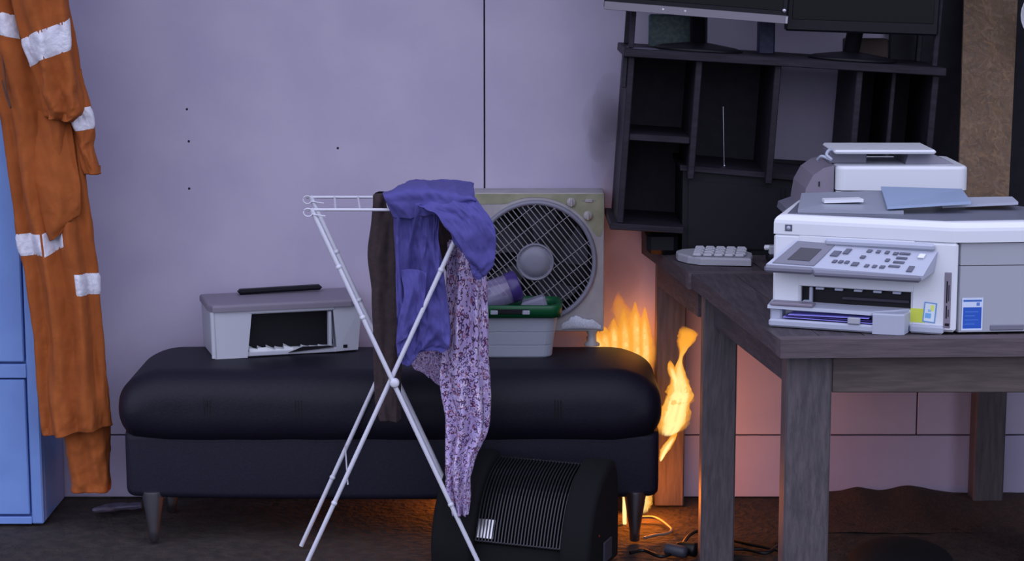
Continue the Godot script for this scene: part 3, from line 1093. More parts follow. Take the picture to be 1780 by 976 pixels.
	lathe_part("hub", [[0.052, -0.002], [0.052, 0.009], [0.049, 0.013], [0.046, 0.006], [0.042, 0.006], [0.038, 0.014], [0.02, 0.017], [0.0001, 0.018]], Vector3(ctr.x, ctr.y, zf), Vector3.BACK, M.fan_ring, t, 40)
	for x in [x1 - 0.03, x0 + 0.03]:
		lathe_part("foot", [[0.022, 0.0], [0.022, 0.006], [0.013, 0.012], [0.012, 0.03], [0.018, y0]], Vector3(x, 0.0, 0.03), Vector3.UP, M.fan_box, t, 18)
		span_part("foot_bar", Vector3(x - 0.012, 0.0, -0.07), Vector3(x + 0.012, 0.008, 0.03), M.fan_box, t, 0.002)
	# white foam residue on the lower right corner of the frame
	st = tool()
	var fz := FastNoiseLite.new()
	fz.seed = 3
	fz.frequency = 40.0
	var rings := []
	for i in 25:
		var u := i / 24.0
		var x := lerpf(x1 - 0.115, x1 - 0.006, u)
		var h := (0.012 + 0.026 * sin(PI * pow(u, 0.8))) * (1.0 + 0.35 * fz.get_noise_1d(x))
		var ring := []
		for j in 12:
			var a := TAU * j / 12
			ring.append(Vector3(x, y0 + 0.004 + h * (0.5 + 0.5 * sin(a)), zf + 0.002 + (0.010 + 0.004 * fz.get_noise_2d(x * 3, a)) * maxf(0.0, cos(a)) * sin(PI * clampf(u, 0.04, 0.96))))
		rings.append(ring)
	loft(st, rings)
	obj("foam_residue", st, M.foam, t)

func rrect_plan(cx: float, cz: float, w: float, d: float, r: float, n := 6) -> Array:
	var out := []
	for c in [[cx + w / 2 - r, cz + d / 2 - r, 0.0], [cx - w / 2 + r, cz + d / 2 - r, PI / 2], [cx - w / 2 + r, cz - d / 2 + r, PI], [cx + w / 2 - r, cz - d / 2 + r, 1.5 * PI]]:
		for k in n + 1:
			var a: float = c[2] + PI / 2 * k / n
			out.append(Vector2(c[0] + cos(a) * r, c[1] + sin(a) * r))
	return out

func tub() -> void:
	var base := Vector3(0.0, 0.4655, 0.182)
	var t := thing("folding_tub", "pale grey folding tub with a green rim in front of the fan", "tub", base)
	var levels := [[0.0, 0.212, 0.105], [0.004, 0.218, 0.11], [0.033, 0.2235, 0.1155], [0.0345, 0.2205, 0.1125], [0.036, 0.2245, 0.1165], [0.070, 0.2335, 0.1255], [0.0715, 0.2305, 0.1225], [0.073, 0.2345, 0.1265], [0.112, 0.246, 0.138]]
	var st := tool()
	var rings := []
	for l in levels:
		rings.append(rrect_plan(0, 0, l[1], l[2], 0.03).map(func(p): return Vector3(p.x, l[0], p.y)))
	for l in [[0.112, 0.24, 0.132], [0.01, 0.208, 0.10]]:
		rings.append(rrect_plan(0, 0, l[1], l[2], 0.028).map(func(p): return Vector3(p.x, l[0], p.y)))
	loft(st, rings, true, false)
	obj("side_wall", st, M.tub_grey, t)
	st = tool()
	rings = []
	for l in [[0.114, 0.250, 0.142], [0.113, 0.266, 0.158], [0.143, 0.272, 0.164], [0.147, 0.268, 0.16], [0.147, 0.246, 0.138], [0.115, 0.240, 0.132], [0.114, 0.250, 0.142]]:
		rings.append(rrect_plan(0, 0, l[1], l[2], 0.036).map(func(p): return Vector3(p.x, l[0], p.y)))
	loft(st, rings, false)
	var rim := obj("rim", st, M.green, t)
	st = tool()
	cbox(st, Vector3(-0.005, 0.131, 0.081), Vector3(0.10, 0.014, 0.004), 0.002)
	obj("handle_slot", st, M.black, rim)
	for x in [-0.048, 0.038]:
		st = tool()
		cbox(st, Vector3(x, 0.129, 0.083), Vector3(0.02, 0.012, 0.004), 0.002)
		obj("catch", st, M.tub_grey, rim)
	# what lies in the tub
	var j := thing("plastic_jar", "see-through plastic jar with a violet lid tilted in the tub", "jar", base + Vector3(-0.022, 0.118, 0.0), 0.0)
	j.rotation.z = deg_to_rad(-72.0)
	j.rotation.y = deg_to_rad(12.0)
	lathe_part("jar_body", [[0.0, -0.055], [0.036, -0.055], [0.040, -0.045], [0.040, 0.03], [0.036, 0.04]], Vector3(-0.055, 0.0, 0), Vector3.UP, M.clear_plastic, j, 24)
	lathe_part("jar_lid", [[0.042, 0.03], [0.043, 0.036], [0.043, 0.056], [0.04, 0.06], [0.0001, 0.06]], Vector3(-0.055, 0.0, 0), Vector3.UP, M.violet_plastic, j, 24)
	st = tool()
	cbox(st, Vector3.ZERO, Vector3(0.07, 0.05, 0.05), 0.006, Basis(Vector3.BACK, 0.3))
	var b := obj("grey_carton", st, M.grey_bits)
	b.position = base + Vector3(0.062, 0.128, -0.01)
	tag(b, "small grey carton lying in the tub beside the jar", "carton")

func airer() -> void:
	var base := Vector3(-0.3, 0, 0.58)
	var t := thing("clothes_airer", "white folding wire clothes airer hung with laundry", "clothes airer", base)
	for z in [0.73, 0.475]:
		var s := 0.0 if z > 0.6 else -0.026
		var o := Vector3(s, 0, z) - base
		var a := [Vector3(-0.490, 0.935, 0.0) + o, Vector3(-0.068, 0.004, 0.0) + o]
		var b := [Vector3(-0.104, 0.935, -0.013) + o, Vector3(-0.530, 0.004, -0.013) + o]
		tube_part("leg", a, 0.0058, M.white_metal, t, 12)
		tube_part("leg", b, 0.0058, M.white_metal, t, 12)
		var k := 0.35
		for i in 60:
			var pa: Vector3 = a[0].lerp(a[1], i / 60.0)
			var pb: Vector3 = b[0].lerp(b[1], i / 60.0)
			if pa.x > pb.x:
				k = i / 60.0
				break
		lathe_part("pivot", [[0.010, -0.012], [0.0115, -0.006], [0.0115, 0.008], [0.008, 0.012], [0.0001, 0.012]], a[0].lerp(a[1], k) + Vector3(0.003, 0, 0), Vector3.BACK, M.white_metal, t, 18)
		tube_part("top_bar", [Vector3(-0.500, 0.932, 0.0) + o, Vector3(-0.10, 0.932, 0.0) + o], 0.0038, M.white_metal, t, 10)
		# wire loop at the end of the bar
		var loop := []
		for i in 19:
			var an := TAU * i / 18.0 * 0.93
			loop.append(Vector3(-0.497 + cos(an) * 0.011, 0.926 + sin(an) * 0.010, 0.006) + o)
		loop.append(Vector3(-0.455, 0.917, 0.006) + o)
		tube_part("end_loop", loop, 0.0017, M.white_metal, t, 8)
		for f in [0.155, 0.29, 0.80]:
			var st := tool()
			ball(st, (a[0] as Vector3).lerp(a[1], f), 0.0078)
			obj("clip", st, M.white_metal, t)
		for f in [0.165, 0.80]:
			var st := tool()
			ball(st, (b[0] as Vector3).lerp(b[1], f), 0.0078)
			obj("clip", st, M.white_metal, t)
	for q in [[-0.43, 0.932], [-0.37, 0.932], [-0.3, 0.932], [-0.23, 0.932], [-0.16, 0.932]]:
		tube_part("cross_rod", [Vector3(q[0], q[1], 0.73) - base, Vector3(q[0] - 0.024, q[1], 0.475) - base], 0.003, M.white_metal, t, 8)
	for q in [[-0.44, 0.26]]:
		tube_part("brace", [Vector3(q[0] + 0.03, q[1] - 0.02, 0.72) - base, Vector3(q[0] + 0.005, q[1] + 0.02, 0.475) - base], 0.002, M.white_metal, t, 8)

func laundry() -> void:
	# brown trousers over the bars
	var t := thing("brown_trousers", "dark brown trousers hanging on the airer beside the purple shirt", "trousers", Vector3.ZERO)
	var s := [[0.957, -0.343, -0.288, 0.585], [0.947, -0.349, -0.274, 0.585], [0.899, -0.352, -0.269, 0.585], [0.804, -0.366, -0.266, 0.585], [0.716, -0.357, -0.269, 0.585], [0.627, -0.354, -0.272, 0.585], [0.509, -0.351, -0.281, 0.585], [0.419, -0.347, -0.283, 0.585], [0.372, -0.337, -0.283, 0.585]]
	obj("trouser_leg", cloth_tube(s, 0.045, 0.007, 4, 71), M.brown_cloth, t)
	s = [[0.943, -0.291, -0.189, 0.530], [0.921, -0.219, -0.131, 0.530], [0.855, -0.202, -0.110, 0.530], [0.781, -0.179, -0.105, 0.530], [0.707, -0.154, -0.085, 0.530], [0.662, -0.132, -0.071, 0.530], [0.580, -0.100, -0.065, 0.530]]
	obj("trouser_leg", cloth_tube(s, 0.03, 0.006, 4, 73), M.brown_cloth, t)
	# patterned dress
	t = thing("patterned_dress", "lilac swirl-patterned dress trailing from the airer to the floor", "dress", Vector3.ZERO)
	s = [[0.835, -0.159, -0.079, 0.600], [0.784, -0.163, -0.069, 0.600], [0.689, -0.168, -0.065, 0.600], [0.571, -0.173, -0.063, 0.600], [0.497, -0.179, -0.060, 0.600], [0.425, -0.171, -0.058, 0.610], [0.362, -0.164, -0.063, 0.630], [0.303, -0.164, -0.093, 0.665], [0.253, -0.164, -0.107, 0.700], [0.211, -0.160, -0.111, 0.710], [0.160, -0.141, -0.115, 0.715]]
	obj("skirt", cloth_tube(s, 0.05, 0.016, 7, 75, Vector2(1.6, 2.6), 80, 96), M.paisley, t)
	var rows := [[Vector3(-0.278, 0.565, 0.570), Vector3(-0.241, 0.568, 0.570), Vector3(-0.205, 0.565, 0.570), Vector3(-0.164, 0.565, 0.570)], [Vector3(-0.261, 0.522, 0.565), Vector3(-0.227, 0.522, 0.565), Vector3(-0.198, 0.519, 0.565), Vector3(-0.164, 0.512, 0.565)], [Vector3(-0.247, 0.503, 0.560), Vector3(-0.220, 0.492, 0.560), Vector3(-0.195, 0.481, 0.560), Vector3(-0.165, 0.474, 0.560)], [Vector3(-0.223, 0.492, 0.560), Vector3(-0.206, 0.474, 0.560), Vector3(-0.190, 0.460, 0.560), Vector3(-0.168, 0.456, 0.560)]]
	obj("hem_corner", sheet(rows, 24, 20, 0.006, 2.0, 77), M.paisley, t)
	# purple shirt
	t = thing("purple_shirt", "crumpled purple shirt draped over the top of the airer", "shirt", Vector3.ZERO)
	rows = [
		[Vector3(-0.298, 0.811, 0.430), Vector3(-0.253, 0.841, 0.430), Vector3(-0.179, 0.841, 0.430), Vector3(-0.119, 0.841, 0.430)],
		[Vector3(-0.316, 0.926, 0.452), Vector3(-0.248, 0.961, 0.452), Vector3(-0.170, 0.963, 0.452), Vector3(-0.099, 0.955, 0.452)],
		[Vector3(-0.321, 0.942, 0.500), Vector3(-0.246, 0.972, 0.500), Vector3(-0.168, 0.970, 0.500), Vector3(-0.098, 0.963, 0.500)],
		[Vector3(-0.319, 0.957, 0.600), Vector3(-0.241, 0.983, 0.600), Vector3(-0.165, 0.980, 0.600), Vector3(-0.095, 0.970, 0.600)],
		[Vector3(-0.314, 0.968, 0.735), Vector3(-0.244, 0.982, 0.735), Vector3(-0.168, 0.982, 0.735), Vector3(-0.091, 0.962, 0.735)],
		[Vector3(-0.305, 0.952, 0.747), Vector3(-0.238, 0.952, 0.747), Vector3(-0.168, 0.952, 0.747), Vector3(-0.089, 0.952, 0.747)],
		[Vector3(-0.289, 0.911, 0.735), Vector3(-0.236, 0.914, 0.735), Vector3(-0.175, 0.923, 0.735), Vector3(-0.126, 0.923, 0.735)]]
	obj("yoke", sheet(rows, 50, 50, 0.007, 2.5, 79), M.purple, t)
	rows = [
		[Vector3(-0.290, 0.951, 0.735), Vector3(-0.245, 0.954, 0.735), Vector3(-0.199, 0.951, 0.735), Vector3(-0.174, 0.937, 0.735)],
		[Vector3(-0.291, 0.879, 0.707), Vector3(-0.247, 0.876, 0.707), Vector3(-0.205, 0.872, 0.707), Vector3(-0.181, 0.865, 0.707)],
		[Vector3(-0.287, 0.807, 0.703), Vector3(-0.252, 0.804, 0.703), Vector3(-0.210, 0.807, 0.703), Vector3(-0.173, 0.811, 0.703)],
		[Vector3(-0.286, 0.720, 0.699), Vector3(-0.253, 0.717, 0.699), Vector3(-0.206, 0.717, 0.699), Vector3(-0.163, 0.728, 0.699)],
		[Vector3(-0.285, 0.648, 0.699), Vector3(-0.251, 0.648, 0.699), Vector3(-0.206, 0.648, 0.699), Vector3(-0.154, 0.648, 0.699)],
		[Vector3(-0.287, 0.589, 0.695), Vector3(-0.258, 0.585, 0.695), Vector3(-0.218, 0.595, 0.695), Vector3(-0.154, 0.592, 0.695)],
		[Vector3(-0.280, 0.548, 0.690), Vector3(-0.255, 0.540, 0.690), Vector3(-0.229, 0.568, 0.690), Vector3(-0.174, 0.571, 0.690)]]
	obj("front_panel", sheet(rows, 60, 80, 0.016, 2.2, 81), M.purple, t)
	rows = [
		[Vector3(-0.238, 0.942, 0.735), Vector3(-0.175, 0.954, 0.735), Vector3(-0.126, 0.961, 0.735), Vector3(-0.090, 0.961, 0.735)],
		[Vector3(-0.212, 0.937, 0.760), Vector3(-0.146, 0.940, 0.760), Vector3(-0.098, 0.940, 0.760), Vector3(-0.063, 0.934, 0.760)],
		[Vector3(-0.184, 0.927, 0.770), Vector3(-0.132, 0.910, 0.770), Vector3(-0.081, 0.896, 0.770), Vector3(-0.042, 0.893, 0.770)],
		[Vector3(-0.156, 0.894, 0.765), Vector3(-0.123, 0.862, 0.765), Vector3(-0.078, 0.836, 0.765), Vector3(-0.039, 0.848, 0.765)],
		[Vector3(-0.132, 0.857, 0.755), Vector3(-0.104, 0.815, 0.755), Vector3(-0.076, 0.784, 0.755), Vector3(-0.046, 0.804, 0.755)],
		[Vector3(-0.118, 0.842, 0.745), Vector3(-0.098, 0.802, 0.745), Vector3(-0.073, 0.768, 0.745), Vector3(-0.056, 0.785, 0.745)]]
	obj("sleeve", sheet(rows, 50, 50, 0.010, 1.6, 83), M.purple, t)
	rows = [[Vector3(-0.278, 0.779, 0.707), Vector3(-0.252, 0.782, 0.707), Vector3(-0.227, 0.779, 0.707), Vector3(-0.210, 0.773, 0.707)], [Vector3(-0.266, 0.723, 0.717), Vector3(-0.246, 0.726, 0.717), Vector3(-0.229, 0.723, 0.717), Vector3(-0.215, 0.709, 0.717)], [Vector3(-0.281, 0.652, 0.719), Vector3(-0.258, 0.658, 0.719), Vector3(-0.238, 0.663, 0.719), Vector3(-0.221, 0.673, 0.719)], [Vector3(-0.287, 0.593, 0.715), Vector3(-0.267, 0.608, 0.715), Vector3(-0.247, 0.622, 0.715), Vector3(-0.230, 0.642, 0.715)]]
	obj("cuff", sheet(rows, 24, 30, 0.008, 1.5, 85), M.purple, t)

func overalls() -> void:
	var t := thing("overalls", "orange work overalls with reflective bands hanging in front of the locker", "overalls", Vector3.ZERO)
	var body := [[1.664, -1.419, -1.183, 0.335], [1.429, -1.411, -1.152, 0.335], [1.281, -1.387, -1.130, 0.335], [1.131, -1.330, -1.117, 0.335], [0.980, -1.311, -1.119, 0.335], [0.828, -1.295, -1.110, 0.335], [0.675, -1.275, -1.100, 0.335], [0.520, -1.262, -1.090, 0.335], [0.363, -1.257, -1.079, 0.335], [0.288, -1.254, -1.075, 0.335]]
	obj("trouser_leg", cloth_tube(body, 0.055, 0.019, 7, 91, Vector2(2, 3), 110, 90, 0.012), M.orange, t)
	var hind := [[0.450, -1.217, -1.094, 0.300], [0.356, -1.210, -1.085, 0.300], [0.261, -1.202, -1.083, 0.300], [0.181, -1.197, -1.084, 0.300], [0.114, -1.192, -1.083, 0.300]]
	obj("trouser_leg", cloth_tube(hind, 0.045, 0.010, 4, 93), M.orange, t)
	var arm := [[1.663, -1.301, -1.155, 0.395], [1.489, -1.287, -1.138, 0.395], [1.372, -1.262, -1.131, 0.395], [1.284, -1.239, -1.127, 0.395], [1.210, -1.218, -1.114, 0.395], [1.151, -1.208, -1.107, 0.395], [1.124, -1.203, -1.132, 0.395]]
	obj("sleeve", cloth_tube(arm, 0.045, 0.014, 5, 95, Vector2(2, 2), 60, 60, -0.006), M.orange, t)
	var fore := [[1.252, -1.180, -1.117, 0.360], [1.186, -1.164, -1.104, 0.360], [1.133, -1.146, -1.091, 0.360], [1.081, -1.136, -1.088, 0.360], [1.051, -1.133, -1.091, 0.360], [1.021, -1.128, -1.083, 0.360], [0.979, -1.117, -1.072, 0.360]]
	obj("sleeve_cuff", cloth_tube(fore, 0.03, 0.007, 3, 97), M.orange, t)
	var fold := [[Vector3(-1.290, 1.206, 0.330), Vector3(-1.221, 1.206, 0.335), Vector3(-1.163, 1.191, 0.330)], [Vector3(-1.277, 1.110, 0.350), Vector3(-1.198, 1.117, 0.385), Vector3(-1.145, 1.096, 0.360)], [Vector3(-1.267, 0.998, 0.360), Vector3(-1.188, 1.000, 0.405), Vector3(-1.129, 0.977, 0.375)], [Vector3(-1.259, 0.907, 0.355), Vector3(-1.181, 0.905, 0.412), Vector3(-1.122, 0.911, 0.385)], [Vector3(-1.249, 0.837, 0.345), Vector3(-1.183, 0.850, 0.408), Vector3(-1.130, 0.875, 0.380)], [Vector3(-1.225, 0.800, 0.350), Vector3(-1.191, 0.813, 0.398), Vector3(-1.159, 0.853, 0.380)]]
	obj("thigh_fold", sheet(fold, 30, 40, 0.006, 2.0, 99), M.orange, t)
	# reflective bands; t along the garment is the share of its sections
	obj("reflective_band", band(body, 0.055, 0.019, 7, 91, 0.118, 0.165, 2.75, 1.55, 0.035), M.reflective, t)
	obj("reflective_band", band(arm, 0.045, 0.014, 5, 95, 0.36, 0.50, 3.0, 0.25, -0.10), M.reflective, t)
	obj("reflective_band", band(fore, 0.03, 0.007, 3, 97, 0.27, 0.45, 3.1, 0.1, -0.03), M.reflective, t)
	obj("reflective_band", band(body, 0.055, 0.019, 7, 91, 0.560, 0.602, 3.3, 1.85, -0.005), M.reflective, t)
	obj("reflective_band", band(body, 0.055, 0.019, 7, 91, 0.548, 0.592, 1.8, 1.25, -0.02), M.reflective, t)
	obj("reflective_band", band(body, 0.055, 0.019, 7, 91, 0.637, 0.678, 1.05, -0.2, 0.004), M.reflective, t)
	tube_part("zip", smooth_path([Vector3(-1.310, 1.314, 0.398), Vector3(-1.306, 1.255, 0.398), Vector3(-1.301, 1.196, 0.398), Vector3(-1.292, 1.154, 0.398), Vector3(-1.302, 1.181, 0.398), Vector3(-1.312, 1.225, 0.398)], 24), 0.002, M.zip, t, 6)
	# the hanger it hangs from, above the picture
	tube_part("hanger", [Vector3(-1.36, 1.66, 0.34), Vector3(-1.27, 1.74, 0.34), Vector3(-1.18, 1.66, 0.34)], 0.006, M.chrome, t, 8)
	tube_part("hook", [Vector3(-1.27, 1.74, 0.34), Vector3(-1.27, 1.84, 0.34), Vector3(-1.27, 1.86, 0.25), Vector3(-1.27, 1.81, 0.2)], 0.004, M.chrome, t, 8)

func heater() -> void:
	var base := Vector3(0.122, 0.0, 0.765)
	var t := thing("heater", "low black heater with a curved ribbed grille before the ottoman", "heater", base, deg_to_rad(-20.0))
	# local: x along its length (the right end at 0), z = -depth
	var arc := [Vector2(0.0, 0.085), Vector2(0.022, 0.135), Vector2(0.06, 0.195), Vector2(0.115, 0.238), Vector2(0.19, 0.262)]
	var cap := [Vector2(-0.02, 0.012), Vector2(-0.022, 0.07), Vector2(-0.004, 0.135), Vector2(0.035, 0.200), Vector2(0.09, 0.248), Vector2(0.155, 0.274), Vector2(0.20, 0.272), Vector2(0.225, 0.235), Vector2(0.232, 0.14), Vector2(0.232, 0.012)]
	var side := func(x0: float, x1: float, called: String) -> void:
		var st := tool()
		var prof := []
		for i in 41:
			prof.append(along(cap, i / 40.0))
		var mid := Vector2(0.1, 0.12)
		var rings := []
		for e in [[x0, 0.9], [x0 + 0.004, 0.98], [x0 + 0.012, 1.0], [x1 - 0.012, 1.0], [x1 - 0.004, 0.98], [x1, 0.9]]:
			rings.append(prof.map(func(p): return Vector3(e[0], mid.y + (p.y - mid.y) * e[1], -(mid.x + (p.x - mid.x) * e[1]))))
		loft(st, rings)
		obj(called, st, M.black_matte, t)
	side.call(0.0, 0.08, "end_cap")
	side.call(-0.345, -0.232, "end_cap")
	# dark body behind the ribs
	var st := tool()
	var prof := []
	for i in 21:
		var p: Vector2 = along(arc, i / 20.0)
		prof.append(p + Vector2(0.012, -0.012))
	prof.append_array([Vector2(0.21, 0.20), Vector2(0.21, 0.02), Vector2(0.0, 0.02)])
	loft(st, [prof.map(func(p): return Vector3(-0.24, p.y, -p.x)), prof.map(func(p): return Vector3(0.01, p.y, -p.x))], true, false)
	obj("body", st, M.black_matte, t)
	for k in 27:
		var x := -0.228 + 0.0086 * k
		st = tool()
		var rings := []
		for i in 15:
			var p: Vector2 = along(arc, i / 14.0)
			rings.append([Vector3(x - 0.0016, p.y, -p.x), Vector3(x + 0.0016, p.y, -p.x), Vector3(x + 0.0016, p.y - 0.01, -p.x - 0.009), Vector3(x - 0.0016, p.y - 0.01, -p.x - 0.009)])
		loft(st, rings, true, false)
		obj("rib", st, M.heater_rib, t)
	for f in [0.02, 0.98]:
		var p: Vector2 = along(arc, f)
		tube_part("grille_bar", [Vector3(-0.235, p.y - 0.004, -p.x - 0.003), Vector3(0.002, p.y - 0.004, -p.x - 0.003)], 0.003, M.heater_rib, t, 8)
	# a bright metal strip shows between the ribs low on the left
	st = tool()
	st.set_smooth_group(-1)
	var r0: Vector2 = along(arc, 0.08)
	var r1: Vector2 = along(arc, 0.26)
	cbox(st, Vector3(-0.205, (r0.y + r1.y) / 2 - 0.004, -(r0.x + r1.x) / 2 - 0.002), Vector3(0.045, 0.05, 0.004), 0.001, Basis(Vector3.RIGHT, -atan2(r1.x - r0.x, r1.y - r0.y)))
	obj("reflector", st, M.heater_bright, t)
	span_part("switch", Vector3(0.0795, 0.03, -0.155), Vector3(0.085, 0.085, -0.09), M.switch_grey, t, 0.002)
	lathe_part("indicator", [[0.0035, 0.0], [0.0035, 0.002], [0.0001, 0.003]], Vector3(0.079, 0.11, -0.06), Vector3.RIGHT, M.red, t, 10)
	for x in [-0.30, 0.03]:
		span_part("foot", Vector3(x - 0.015, 0.0, -0.19), Vector3(x + 0.015, 0.014, 0.0), M.black_matte, t, 0.002)

func printer_behind() -> void:
	var base := Vector3(0.93, 0.7505, 0.70)
	var t := thing("printer", "white printer with a raised feeder lid behind the other printer", "printer", base)
	var f := Vector3(0, 0, 0)
	var st := tool()
	prism(st, rrect_plan(0.005, -0.02, 0.31, 0.25, 0.02), 0.0, 0.235, 0.0)
	obj("body", st, M.printer_white, t)
	st = tool()
	prism(st, rrect_plan(0.006, -0.02, 0.316, 0.256, 0.022), 0.238, 0.296, 0.008)
	var lid := obj("scanner_lid", st, M.printer_white, t)
	# front section with the slanting control panel faces left
	st = tool()
	var prof := [Vector2(-0.155, 0.05), Vector2(-0.225, 0.05), Vector2(-0.228, 0.20), Vector2(-0.222, 0.24), Vector2(-0.205, 0.272), Vector2(-0.18, 0.29), Vector2(-0.155, 0.296)]
	loft(st, [prof.map(func(p): return Vector3(p.x, p.y, 0.085)), prof.map(func(p): return Vector3(p.x, p.y, -0.14))], true, false)
	obj("feeder_cover", st, M.printer_lid, t)
	st = tool()
	hexa(st, [Vector3(-0.265, 0.17, 0.115), Vector3(-0.152, 0.20, 0.115), Vector3(-0.152, 0.20, -0.12), Vector3(-0.265, 0.17, -0.12), Vector3(-0.262, 0.185, 0.115), Vector3(-0.152, 0.225, 0.115), Vector3(-0.152, 0.225, -0.12), Vector3(-0.262, 0.185, -0.12)])
	var cp := obj("control_panel", st, M.panel_dark, t)
	for k in 5:
		st = tool()
		cbox(st, Vector3(-0.235 + 0.016 * k, 0.2 + 0.0058 * k, 0.09), Vector3(0.009, 0.006, 0.03), 0.002, Basis(Vector3.BACK, 0.35))
		obj("button", st, M.keycap, cp)
	st = tool()
	cbox(st, Vector3(-0.165, 0.212, 0.108), Vector3(0.03, 0.02, 0.02), 0.006, Basis(Vector3.BACK, 0.7))
	obj("end_button", st, M.printer_white, cp)
	span_part("slot", Vector3(-0.192, 0.245, 0.084), Vector3(-0.189, 0.257, 0.0865), M.black, t, 0.0)
	# raised tray over the lid
	st = tool()
	cbox(st, Vector3(-0.035, 0.329, 0.0), Vector3(0.245, 0.010, 0.19), 0.004, Basis(Vector3.BACK, 0.0))
	obj("feeder_tray", st, M.printer_white, t)
	st = tool()
	hexa(st, [Vector3(0.02, 0.296, 0.06), Vector3(0.14, 0.296, 0.06), Vector3(0.14, 0.296, -0.1), Vector3(0.02, 0.296, -0.1), Vector3(0.03, 0.323, 0.05), Vector3(0.08, 0.323, 0.05), Vector3(0.08, 0.323, -0.1), Vector3(0.03, 0.323, -0.1)])
	obj("tray_support", st, M.panel_dark, t)
	span_part("feeder_rail", Vector3(-0.16, 0.296, -0.08), Vector3(-0.07, 0.324, 0.04), M.panel_dark, t, 0.002)
	tube_part("cable", smooth_path([Vector3(-0.15, 0.326, 0.06), Vector3(-0.165, 0.333, 0.075), Vector3(-0.175, 0.322, 0.09), Vector3(-0.163, 0.310, 0.095), Vector3(-0.185, 0.318, 0.085), Vector3(-0.193, 0.308, 0.07)], 30), 0.004, M.panel_grey, t, 8)
	span_part("side_clip", Vector3(0.163, 0.19, 0.05), Vector3(0.169, 0.222, 0.075), M.printer_white, t, 0.001)

